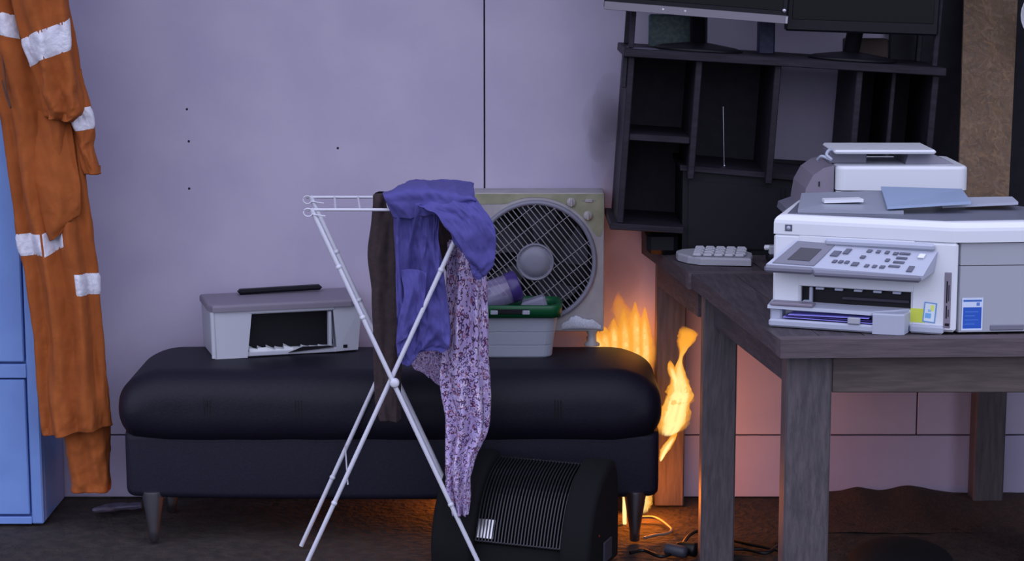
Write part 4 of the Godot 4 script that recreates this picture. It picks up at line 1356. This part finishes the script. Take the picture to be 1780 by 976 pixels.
func printer_front() -> void:
	# local frame: x along the front face (left foot at 0), y up, z out of the front
	var a := Vector3(0.571, 0.7505, 1.273)
	var turn := -atan2(0.143, 0.372)
	var t := thing("printer", "large white printer with a tilted control panel at the table corner", "printer", a, turn)
	var L := 0.3985
	var inv := Transform3D(Basis(Vector3.UP, turn), a).affine_inverse()
	var loc := func(x: float, z: float) -> Vector2:
		var p := inv * Vector3(x, 0.7505, z)
		return Vector2(p.x, p.z)
	var c: Vector2 = loc.call(1.125, 1.392)
	var e: Vector2 = loc.call(1.21, 1.20)
	var g: Vector2 = loc.call(1.06, 1.02)
	var h: Vector2 = loc.call(0.655, 0.99)
	# body behind the white front
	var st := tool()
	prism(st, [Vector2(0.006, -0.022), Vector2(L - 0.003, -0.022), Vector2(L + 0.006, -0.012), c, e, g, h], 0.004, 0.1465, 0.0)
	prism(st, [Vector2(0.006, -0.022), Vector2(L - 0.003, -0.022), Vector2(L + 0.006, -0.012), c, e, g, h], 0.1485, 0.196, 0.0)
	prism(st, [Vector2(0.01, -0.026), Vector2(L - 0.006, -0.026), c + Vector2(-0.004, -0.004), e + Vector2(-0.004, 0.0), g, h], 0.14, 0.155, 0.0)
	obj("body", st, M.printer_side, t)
	# lid, rounded along its top
	st = tool()
	var plan := [Vector2(0.0, 0.0), Vector2(L - 0.012, 0.0), Vector2(L + 0.01, -0.006), c + Vector2(0.004, 0.004), e, g, h]
	prism(st, plan, 0.198, 0.240, 0.018)
	obj("lid", st, M.printer_white, t)
	st = tool()
	prism(st, [Vector2(0.025, -0.022), Vector2(L - 0.03, -0.022), c + Vector2(-0.03, -0.02), e + Vector2(-0.03, 0.0), g + Vector2(0.0, 0.02), h + Vector2(0.02, 0.02)], 0.236, 0.2415, 0.0)
	obj("lid_top", st, M.lid_top, t)
	# white front, built round the paper opening
	var o0 := 0.062
	var o1 := 0.302
	var oy0 := 0.048
	var oy1 := 0.086
	st = tool()
	var fz := -0.022
	span(st, Vector3(0.0, 0.004, fz), Vector3(o0, 0.1975, 0.0), 0.005)
	span(st, Vector3(o1, 0.004, fz), Vector3(L, 0.1975, 0.0), 0.006)
	span(st, Vector3(o0 - 0.006, oy1, fz), Vector3(o1 + 0.006, 0.1975, 0.0), 0.002)
	span(st, Vector3(o0 - 0.006, 0.004, fz), Vector3(o1 + 0.006, oy0, 0.0), 0.002)
	obj("front_cover", st, M.printer_white, t)
	# dark bay with rollers
	span_part("paper_bay", Vector3(o0, oy0, -0.021), Vector3(o1, oy1, -0.0195), M.black, t, 0.0)
	for k in 5:
		span_part("roller", Vector3(o0 + 0.032 + 0.042 * k, oy1 - 0.007, -0.016), Vector3(o0 + 0.05 + 0.042 * k, oy1 - 0.002, -0.006), M.panel_grey, t, 0.001)
	span_part("guide", Vector3(o0 + 0.018, oy0, -0.018), Vector3(o0 + 0.025, oy1 - 0.002, -0.006), M.panel_grey, t, 0.002)
	span_part("guide_foot", Vector3(o0 + 0.004, oy0, -0.018), Vector3(o0 + 0.022, oy0 + 0.006, -0.004), M.panel_grey, t, 0.002)
	span_part("carriage_bar", Vector3(o0 + 0.09, oy0 + 0.012, -0.018), Vector3(o1 - 0.004, oy0 + 0.018, -0.010), M.lcd, t, 0.001)
	# paper tray standing out below
	st = tool()
	span(st, Vector3(0.004, 0.001, -0.01), Vector3(0.236, 0.018, 0.05), 0.004)
	span(st, Vector3(0.004, 0.0, -0.01), Vector3(0.03, 0.042, 0.036), 0.004)
	obj("tray_base", st, M.panel_grey, t)
	st = tool()
	hexa(st, [Vector3(0.0, 0.040, 0.044), Vector3(0.225, 0.038, 0.044), Vector3(0.30, 0.042, 0.0), Vector3(0.0, 0.044, 0.0), Vector3(0.0, 0.047, 0.042), Vector3(0.225, 0.046, 0.042), Vector3(0.30, 0.050, 0.0), Vector3(0.0, 0.053, 0.0)])
	obj("output_tray", st, M.panel_grey, t)
	span_part("tray_tab", Vector3(0.006, 0.047, 0.012), Vector3(0.10, 0.054, 0.046), M.printer_lid, t, 0.002)
	for k in 3:
		st = tool()
		cbox(st, Vector3(0.135, 0.022 + 0.004 * k, 0.022), Vector3(0.20 - 0.012 * k, 0.0016, 0.05), 0.0003, Basis(Vector3.BACK, 0.012 * k - 0.01))
		obj("paper_sheet", st, M.paper_lilac if k != 1 else M.violet_plastic, t)
	span_part("paper_stop", Vector3(0.178, 0.018, 0.04), Vector3(0.205, 0.032, 0.053), M.printer_side, t, 0.002)
	st = tool()
	prism(st, [Vector2(0.232, 0.052), Vector2(0.285, 0.048), Vector2(0.298, 0.040), Vector2(0.302, 0.0), Vector2(0.232, 0.0)], 0.0, 0.045, 0.004)
	obj("tray_block", st, M.panel_grey, t)
	# lower right plinth
	span_part("plinth", Vector3(0.303, 0.0, -0.01), Vector3(0.375, 0.018, 0.012), M.panel_grey, t, 0.004)
	# control panel, hinged out at its foot
	st = tool()
	hexa(st, [Vector3(-0.006, 0.128, 0.045), Vector3(0.335, 0.122, 0.050), Vector3(0.352, 0.135, 0.0), Vector3(0.0, 0.135, 0.0), Vector3(-0.004, 0.137, 0.046), Vector3(0.336, 0.131, 0.051), Vector3(0.357, 0.178, 0.003), Vector3(0.047, 0.186, 0.003)])
	var cp := obj("control_panel", st, M.panel_grey, t)
	st = tool()
	span(st, Vector3(-0.007, 0.120, 0.030), Vector3(0.10, 0.136, 0.055), 0.005)
	span(st, Vector3(0.10, 0.116, 0.030), Vector3(0.332, 0.131, 0.056), 0.005)
	obj("panel_lip", st, M.panel_dark, cp)
	st = tool()
	span(st, Vector3(0.115, 0.178, -0.002), Vector3(0.352, 0.194, 0.010), 0.005)
	obj("panel_rim", st, M.panel_grey, cp)
	# points on the panel face: s along, r from foot to head
	var face := func(s: float, r: float) -> Vector3:
		var lo := Vector3(-0.004, 0.137, 0.046).lerp(Vector3(0.336, 0.131, 0.051), s)
		var hi := Vector3(0.047, 0.186, 0.003).lerp(Vector3(0.357, 0.178, 0.003), s)
		return lo.lerp(hi, r)
	var up := Vector3(0.0, 0.0011, 0.0011)
	var plate := func(called: String, s0: float, s1: float, r0: float, r1: float, m: Material, lift: float, parent: Node) -> MeshInstance3D:
		var q := tool()
		var b4 := [face.call(s0, r0), face.call(s1, r0), face.call(s1, r1), face.call(s0, r1)]
		var t4 := b4.map(func(v): return v + up * lift)
		hexa(q, b4 + t4)
		return obj(called, q, m, parent)
	var fr: MeshInstance3D = plate.call("screen_frame", 0.03, 0.30, 0.06, 0.97, M.panel_dark, 1.0, cp)
	plate.call("screen", 0.10, 0.245, 0.22, 0.72, M.lcd, 1.6, cp)
	for b in [[0.36, 0.6, 0.05, 0.2], [0.42, 0.72, 0.035, 0.2], [0.40, 0.3, 0.025, 0.1], [0.44, 0.3, 0.025, 0.1], [0.48, 0.3, 0.025, 0.1], [0.54, 0.25, 0.04, 0.14], [0.56, 0.8, 0.03, 0.1], [0.55, 0.55, 0.03, 0.1], [0.62, 0.8, 0.025, 0.1], [0.68, 0.8, 0.025, 0.1], [0.62, 0.22, 0.025, 0.1], [0.67, 0.22, 0.025, 0.1], [0.72, 0.22, 0.03, 0.1], [0.74, 0.78, 0.03, 0.1], [0.72, 0.5, 0.025, 0.1], [0.80, 0.8, 0.07, 0.07], [0.80, 0.62, 0.07, 0.07], [0.80, 0.45, 0.07, 0.07], [0.79, 0.28, 0.07, 0.07], [0.90, 0.22, 0.035, 0.22]]:
		plate.call("button", b[0] - b[2] / 2, b[0] + b[2] / 2, b[1] - b[3] / 2, b[1] + b[3] / 2, M.button, 1.6, cp)
	plate.call("start_button", 0.90, 0.94, 0.66, 0.82, M.printer_white, 2.5, cp)
	# maker's mark: small dark square with a pale round sign
	var sq := span_part("emblem", Vector3(0.025, 0.205, -0.001), Vector3(0.041, 0.2195, 0.0012), M.button, t, 0.0005)
	lathe_part("emblem_disc", [[0.0045, 0.0], [0.0045, 0.0006], [0.0001, 0.0007]], Vector3(0.033, 0.2122, 0.0012), Vector3.BACK, M.panel_grey, sq, 14)
	# card reader slots beside the right edge
	var cr := span_part("card_reader", Vector3(0.372, 0.012, -0.004), Vector3(0.389, 0.135, 0.0015), M.printer_lid, t, 0.003)
	for y in [[0.068, 0.115], [0.034, 0.062]]:
		span_part("card_slot", Vector3(0.378, y[0], 0.0012), Vector3(0.3805, y[1], 0.0022), M.black, cr, 0.0)
		span_part("card_slot", Vector3(0.3825, y[0] + 0.004, 0.0012), Vector3(0.3842, y[1] - 0.008, 0.0022), M.black, cr, 0.0)
	span_part("usb_port", Vector3(0.377, 0.018, 0.0012), Vector3(0.386, 0.024, 0.0022), M.black, cr, 0.0)
	# stickers
	span_part("yellow_label", Vector3(0.303, 0.022, -0.001), Vector3(0.335, 0.052, 0.0006), M.yellow, t, 0.0)
	var en := MeshInstance3D.new()
	var q1 := QuadMesh.new()
	q1.size = Vector2(0.027, 0.044)
	en.mesh = q1
	en.material_override = M.energy
	en.name = "energy_sticker"
	en.position = Vector3(0.344, 0.045, 0.0012)
	en.rotation.z = -0.08
	t.add_child(en)
	var st4 := MeshInstance3D.new()
	var q2 := QuadMesh.new()
	q2.size = Vector2(0.046, 0.071)
	st4.mesh = q2
	st4.material_override = M.sticker
	st4.name = "blue_sticker"
	var side_dir := (c - Vector2(L + 0.006, -0.012)).normalized()
	var sp := Vector2(L + 0.006, -0.012) + side_dir * 0.028
	st4.rotation.y = -atan2(side_dir.y, side_dir.x)
	st4.position = Vector3(sp.x, 0.043, sp.y) + Basis(Vector3.UP, st4.rotation.y) * Vector3(0, 0, 0.0012)
	t.add_child(st4)
	var hb := tool()
	var hp := Vector2(L + 0.006, -0.012) + side_dir * 0.105
	cbox(hb, Vector3(hp.x, 0.013, hp.y) + Basis(Vector3.UP, st4.rotation.y) * Vector3(0, 0, -0.001), Vector3(0.075, 0.013, 0.006), 0.002, Basis(Vector3.UP, st4.rotation.y))
	obj("hand_grip", hb, M.panel_dark, t)
	# plastic lids and trays lying on the lid
	var y := 0.9925
	var lp := func(called: String, label: String, pts: Array, thick: float, m: Material) -> void:
		var s := tool()
		var top := pts.map(func(v): return v + Vector3(0, thick, 0))
		hexa(s, pts + top)
		tag(obj(called, s, m), label, "tray")
	lp.call("grey_tray", "grey plastic tray lying on the front printer's lid", [Vector3(0.625, y, 1.255), Vector3(0.85, y, 1.29), Vector3(0.875, y + 0.02, 1.06), Vector3(0.665, y + 0.008, 1.02)], 0.007, M.tray_grey)
	lp.call("narrow_tray", "narrow pale tray across the front printer's grey tray", [Vector3(0.69, y + 0.0145, 1.205), Vector3(0.775, y + 0.018, 1.215), Vector3(0.77, y + 0.018, 1.18), Vector3(0.69, y + 0.0145, 1.17)], 0.007, M.printer_white)
	lp.call("blue_tray", "pale blue plastic tray lying on the front printer behind its lid edge", [Vector3(0.815, y + 0.011, 1.285), Vector3(1.0, y + 0.0205, 1.27), Vector3(1.02, y + 0.026, 1.08), Vector3(0.84, y + 0.029, 1.06)], 0.006, M.tray_blue)
	lp.call("flat_tray", "flat pale tray jutting off the right of the front printer", [Vector3(0.95, y + 0.004, 1.21), Vector3(1.115, y + 0.013, 1.22), Vector3(1.125, y + 0.013, 1.12), Vector3(0.95, y + 0.008, 1.10)], 0.006, M.panel_grey)

func desk_items() -> void:
	var base := Vector3(0.535, 0.7505, 0.358)
	var t := thing("keyboard", "worn white keyboard with a curved wrist rest on the plank table", "keyboard", base, deg_to_rad(-8.0))
	var st := tool()
	var plan := [Vector2(0.095, 0.085), Vector2(-0.035, 0.085), Vector2(-0.07, 0.06), Vector2(-0.098, 0.015), Vector2(-0.106, -0.03), Vector2(-0.095, -0.06), Vector2(-0.06, -0.085), Vector2(0.06, -0.085), Vector2(0.095, -0.02), Vector2(0.098, 0.03)]
	plan.reverse()
	prism(st, plan, 0.0, 0.020, 0.006)
	obj("casing", st, M.keyboard, t)
	for r in 7:
		for c in 5:
			st = tool()
			var w := 0.023
			cbox(st, Vector3(-0.045 + 0.0275 * c + 0.004 * (r % 2), 0.0245, 0.066 - 0.0215 * r), Vector3(w, 0.008, 0.0165), 0.0025)
			obj("key", st, M.keycap, t)
	var a := thing("plug_adaptor", "small white plug adaptor beside the keyboard", "adaptor", Vector3(0.678, 0.7505, 0.37))
	box_part("casing", Vector3(0.02, 0.03, 0.0), Vector3(0.05, 0.024, 0.03), M.printer_side, a, 0.003)
	lathe_part("pin", [[0.007, 0.0], [0.007, 0.012], [0.0001, 0.014]], Vector3(-0.004, 0.036, 0.0), Vector3.LEFT, M.white_plastic, a, 12)
	box_part("base", Vector3(0.02, 0.009, 0.0), Vector3(0.06, 0.018, 0.06), M.black, a, 0.003)

func floor_items() -> void:
	# low heap of soil along the wall under the table
	var st := tool()
	st.set_smooth_group(0)
	var nz := FastNoiseLite.new()
	nz.seed = 8
	nz.frequency = 6.0
	var hgt := func(x: float, z: float) -> float:
		var a := 0.020 + 0.016 * exp(-pow((x - 0.99) / 0.045, 2.0)) + 0.022 * exp(-pow((x - 1.145) / 0.06, 2.0))
		var f := exp(-pow((z + 0.02) / 0.13, 2.0))
		return maxf(-0.012, a * f + 0.006 * nz.get_noise_2d(x, z) - 0.004)
	for i in 70:
		for j in 26:
			var x0 := 0.8 + 0.8 * i / 70.0
			var x1 := 0.8 + 0.8 * (i + 1) / 70.0
			var z0 := -0.049 + 0.36 * j / 26.0
			var z1 := -0.049 + 0.36 * (j + 1) / 26.0
			quad(st, Vector3(x0, hgt.call(x0, z1), z1), Vector3(x0, hgt.call(x0, z0), z0), Vector3(x1, hgt.call(x1, z0), z0), Vector3(x1, hgt.call(x1, z1), z1))
	var heap := obj("soil_heap", st, M.soil)
	tag(heap, "low heaps of brown soil against the wall under the table", "soil")
	heap.set_meta("kind", "stuff")
	# crumpled paper beside the ottoman leg
	var rows := [[Vector3(-1.153, 0.012, 0.164), Vector3(-1.121, 0.012, 0.146), Vector3(-1.085, 0.012, 0.128), Vector3(-1.037, 0.012, 0.116)], [Vector3(-1.164, 0.022, 0.170), Vector3(-1.128, 0.022, 0.152), Vector3(-1.088, 0.022, 0.134), Vector3(-1.034, 0.022, 0.128)], [Vector3(-1.161, 0.012, 0.092), Vector3(-1.126, 0.012, 0.080), Vector3(-1.088, 0.012, 0.067), Vector3(-1.048, 0.012, 0.055)]]
	tag(obj("paper_sheet", sheet(rows, 20, 12, 0.006, 1.5, 5), M.paper), "crumpled grey paper on the floor beside the ottoman's leg", "paper")
	# cords
	var t := thing("power_cord", "black power cord and plug on the floor behind the table leg", "cord", Vector3.ZERO)
	tube_part("cable", smooth_path([Vector3(0.306, 0.012, 0.552), Vector3(0.344, 0.012, 0.531), Vector3(0.386, 0.012, 0.583), Vector3(0.435, 0.012, 0.516), Vector3(0.477, 0.012, 0.381), Vector3(0.518, 0.012, 0.354), Vector3(0.607, 0.012, 0.457), Vector3(0.663, 0.012, 0.500), Vector3(0.719, 0.012, 0.552)], 60), 0.005, M.cord, t, 8)
	tube_part("cable", smooth_path([Vector3(0.524, 0.012, 0.531), Vector3(0.601, 0.012, 0.516), Vector3(0.656, 0.012, 0.552), Vector3(0.693, 0.012, 0.500), Vector3(0.736, 0.012, 0.425)], 40), 0.005, M.cord, t, 8)
	lathe_part("plug", [[0.006, -0.03], [0.012, -0.02], [0.016, 0.0], [0.019, 0.02], [0.019, 0.028], [0.0001, 0.03]], Vector3(0.453, 0.022, 0.539), Vector3(0.9, -0.1, 0.42).normalized(), M.cord, t, 16)
	lathe_part("socket", [[0.014, -0.03], [0.016, -0.02], [0.016, 0.02], [0.012, 0.03], [0.0001, 0.03]], Vector3(0.426, 0.020, 0.558), Vector3(0.9, -0.1, 0.42).normalized(), M.switch_grey, t, 16)
	tag(tube_part("pale_cord", smooth_path([Vector3(0.352, 0.010, 0.204), Vector3(0.389, 0.010, 0.204), Vector3(0.410, 0.010, 0.239), Vector3(0.426, 0.010, 0.296), Vector3(0.431, 0.010, 0.330), Vector3(0.417, 0.010, 0.363), Vector3(0.385, 0.010, 0.380), Vector3(0.352, 0.010, 0.407)], 40), 0.004, M.cord_pale), "pale cord curling over the floor between ottoman and table legs", "cord")
	# round black lid on the floor
	st = tool()
	var prof := []
	for i in 12:
		var a := PI / 2 * i / 11.0
		prof.append([0.135 * cos(a), 0.06 * sin(a)])
	lathe(st, prof, Vector3(1.0, 0.0, 0.60), Vector3.UP, 40)
	tag(obj("black_dome", st, M.black_matte), "shallow black dome lying on the floor under the plank table", "dome")

# a tongue of fire: sections [y, left, right, z] from the tip down; heat 0 (pale core) to 1 (thin orange), ragged sides
func tongue(s: Array, seed_: int, alpha: float, heat: float, parent: Node, rag := 0.3) -> void:
	var st := tool()
	st.set_smooth_group(0)
	var nz := FastNoiseLite.new()
	nz.seed = seed_
	nz.frequency = 1.0
	var nt := 56
	var na := 32
	var grid := []
	for j in nt + 1:
		var row := []
		var t := float(j) / nt
		var f := t * (s.size() - 1)
		var i0 := mini(int(f), s.size() - 2)
		var e := []
		for k in 4:
			e.append(cat(s[maxi(i0 - 1, 0)][k], s[i0][k], s[i0 + 1][k], s[mini(i0 + 2, s.size() - 1)][k], f - i0))
		var r: float = maxf(0.0008, (e[2] - e[1]) / 2.0)
		var cx: float = (e[1] + e[2]) / 2.0
		for i in na + 1:
			var a := TAU * (i % na) / na
			var yy: float = e[0]
			var n1 := nz.get_noise_3d(cos(a) * 0.9, sin(a) * 0.9, yy * 26.0) + 0.6 * nz.get_noise_3d(cos(a) * 1.5, sin(a) * 1.5 + 7.0, yy * 70.0)
			var k := 1.0 + rag * 1.3 * n1
			row.append(Vector3(cx + cos(a) * r * k, yy, e[3] + sin(a) * minf(r * 0.8, 0.03) * k))
		grid.append(row)
	for j in nt:
		for i in na:
			for q in [[i, j], [i, j + 1], [i + 1, j + 1], [i, j], [i + 1, j + 1], [i + 1, j]]:
				var tt := float(q[1]) / nt
				var thin := absf(sin(TAU * (q[0] % na) / na))
				var al := alpha * smoothstep(0.0, 0.95, thin) * smoothstep(0.0, 0.16, tt) * (1.0 - smoothstep(0.85, 1.0, tt))
				st.set_color(Color(1, 1, 1, al))
				st.set_uv(Vector2(clampf(heat + 0.35 * (1.0 - thin), 0.01, 0.99), clampf(0.7 * (1.0 - smoothstep(0.0, 0.5, tt)), 0.01, 0.99)))
				st.add_vertex(grid[q[1]][q[0]])
	obj("flame_tongue", st, M.flame, parent)

func flame_light(parent: Node3D, at: Vector3, energy: float, size: float) -> void:
	var l := OmniLight3D.new()
	l.name = "flame_light"
	l.light_color = Color(1.0, 0.52, 0.16)
	l.light_energy = energy
	l.light_size = size
	l.omni_range = 8.0
	l.omni_attenuation = 2.0
	l.shadow_enabled = true
	l.position = at
	parent.add_child(l, true)

# narrower section list round the same middle
func slim(s: Array, k: float, dz: float, cut: int) -> Array:
	return s.slice(cut).map(func(e): return [e[0], lerpf((e[1] + e[2]) / 2.0, e[1], k), lerpf((e[1] + e[2]) / 2.0, e[2], k), e[3] + dz])

func fire() -> void:
	var t := thing("flame", "tall yellow flame rising beside the end of the black ottoman", "flame", Vector3.ZERO)
	var tall := [[0.540, 0.466, 0.469, 0.160], [0.524, 0.457, 0.501, 0.160], [0.499, 0.454, 0.503, 0.160], [0.476, 0.458, 0.486, 0.160], [0.451, 0.458, 0.469, 0.160], [0.422, 0.446, 0.471, 0.160], [0.389, 0.437, 0.484, 0.160], [0.354, 0.427, 0.499, 0.160], [0.317, 0.418, 0.494, 0.160], [0.282, 0.406, 0.489, 0.160], [0.253, 0.402, 0.476, 0.160], [0.234, 0.402, 0.451, 0.160]]
	tongue(tall, 3, 0.9, 0.42, t, 0.32)
	tongue(slim(tall, 0.72, 0.012, 4), 4, 0.85, 0.12, t, 0.14)
	tongue(slim(tall, 0.42, 0.022, 6), 6, 0.85, 0.0, t, 0.12)
	var left := [[0.445, 0.431, 0.435, 0.165], [0.429, 0.426, 0.445, 0.165], [0.407, 0.430, 0.455, 0.165], [0.378, 0.436, 0.468, 0.165], [0.342, 0.424, 0.468, 0.165], [0.301, 0.412, 0.453, 0.165], [0.261, 0.406, 0.444, 0.165]]
	tongue(left, 5, 0.8, 0.35, t, 0.3)
	tongue(slim(left, 0.55, 0.012, 1), 7, 0.8, 0.05, t, 0.12)
	var low := [[0.249, 0.450, 0.455, 0.170], [0.233, 0.438, 0.455, 0.170], [0.213, 0.422, 0.446, 0.170], [0.194, 0.411, 0.435, 0.170], [0.177, 0.407, 0.424, 0.170], [0.161, 0.405, 0.413, 0.170]]
	tongue(low, 8, 0.8, 0.4, t, 0.3)
	tongue(slim(low, 0.5, 0.01, 1), 9, 0.85, 0.05, t, 0.12)
	flame_light(t, Vector3(0.452, 0.327, 0.170), 0.017, 0.04)
	t = thing("flame", "wide orange flame licking up the wall behind the ottoman and fan", "flame", Vector3.ZERO)
	tongue([[0.615, 0.296, 0.299, 0.020], [0.582, 0.284, 0.316, 0.020], [0.549, 0.281, 0.345, 0.020], [0.516, 0.278, 0.374, 0.020], [0.475, 0.262, 0.394, 0.020], [0.426, 0.249, 0.401, 0.020], [0.360, 0.250, 0.402, 0.020]], 11, 0.35, 0.62, t, 0.35)
	var spikes := [[[0.589, 0.343, 0.346, 0.030], [0.559, 0.335, 0.354, 0.030], [0.526, 0.329, 0.364, 0.030], [0.477, 0.326, 0.371, 0.030], [0.395, 0.327, 0.372, 0.030]], [[0.573, 0.370, 0.373, 0.035], [0.544, 0.362, 0.380, 0.035], [0.503, 0.354, 0.388, 0.035], [0.462, 0.351, 0.397, 0.035], [0.396, 0.352, 0.397, 0.035]], [[0.569, 0.312, 0.315, 0.030], [0.540, 0.304, 0.322, 0.030], [0.502, 0.298, 0.334, 0.030], [0.461, 0.294, 0.342, 0.030], [0.395, 0.294, 0.343, 0.030]], [[0.541, 0.283, 0.286, 0.040], [0.515, 0.273, 0.296, 0.040], [0.479, 0.267, 0.306, 0.040], [0.397, 0.268, 0.307, 0.040]], [[0.518, 0.254, 0.259, 0.040], [0.496, 0.245, 0.274, 0.040], [0.463, 0.235, 0.287, 0.040], [0.397, 0.236, 0.287, 0.040]], [[0.510, 0.235, 0.238, 0.045], [0.490, 0.225, 0.251, 0.045], [0.457, 0.219, 0.267, 0.045], [0.398, 0.219, 0.268, 0.045]]]
	for k in spikes.size():
		tongue(spikes[k], 13 + k, 0.5, 0.5, t, 0.4)
		tongue(slim(spikes[k], 0.5, 0.008, 1), 33 + k, 0.45, 0.25, t, 0.15)
	flame_light(t, Vector3(0.355, 0.492, 0.020), 0.008, 0.04)
	t = thing("flame", "low flame on the floor under the end of the ottoman", "flame", Vector3.ZERO)
	var foot := [[0.157, 0.335, 0.348, 0.140], [0.108, 0.328, 0.368, 0.140], [0.075, 0.314, 0.384, 0.140], [0.042, 0.311, 0.393, 0.140], [0.009, 0.314, 0.385, 0.140]]
	tongue(foot, 19, 0.8, 0.35, t)
	tongue(slim(foot, 0.6, 0.004, 1), 20, 0.85, 0.05, t)
	tongue([[0.104, 0.306, 0.309, 0.220], [0.063, 0.303, 0.314, 0.220], [-0.002, 0.304, 0.316, 0.220], [-0.035, 0.306, 0.315, 0.220]], 23, 0.95, 0.1, t, 0.15)
	flame_light(t, Vector3(0.36, 0.06, 0.17), 0.05, 0.03)
	t = thing("flame", "small flame on the floor behind the middle of the ottoman", "flame", Vector3.ZERO)
	tongue([[0.13, -0.125, -0.115, -0.02], [0.09, -0.14, -0.10, -0.02], [0.05, -0.15, -0.09, -0.02], [0.0, -0.145, -0.095, -0.02]], 29, 0.8, 0.3, t)
	flame_light(t, Vector3(-0.12, 0.05, -0.015), 0.03, 0.03)

# dark smoke hanging beside the shelf unit and over the fire
func smoke() -> void:
	var m := FogMaterial.new()
	m.density = 2.2
	m.albedo = Color(0.40, 0.36, 0.40)
	var r := RandomNumberGenerator.new()
	r.seed = 14
	var puffs := []
	for k in 9:
		var c: Vector3 = [Vector3(0.249, 1.101, 0.060), Vector3(0.269, 1.054, 0.060), Vector3(0.288, 0.990, 0.060), Vector3(0.301, 0.919, 0.060), Vector3(0.271, 1.140, 0.060), Vector3(0.300, 1.085, 0.060), Vector3(0.237, 1.030, 0.060), Vector3(0.311, 0.678, 0.060), Vector3(0.296, 0.621, 0.060)][k]
		puffs.append([c + Vector3(0.0, 0.0, r.randf_range(-0.03, 0.03)), Vector3(r.randf_range(0.07, 0.15), r.randf_range(0.10, 0.24), r.randf_range(0.08, 0.12))])
	var t := thing("smoke", "thin dark smoke drifting along the wall by the black shelf unit", "smoke")
	t.set_meta("kind", "stuff")
	for p in puffs:
		var f := FogVolume.new()
		f.shape = RenderingServer.FOG_VOLUME_SHAPE_ELLIPSOID
		f.size = p[1]
		f.material = m
		f.name = "puff"
		f.position = p[0]
		t.add_child(f, true)
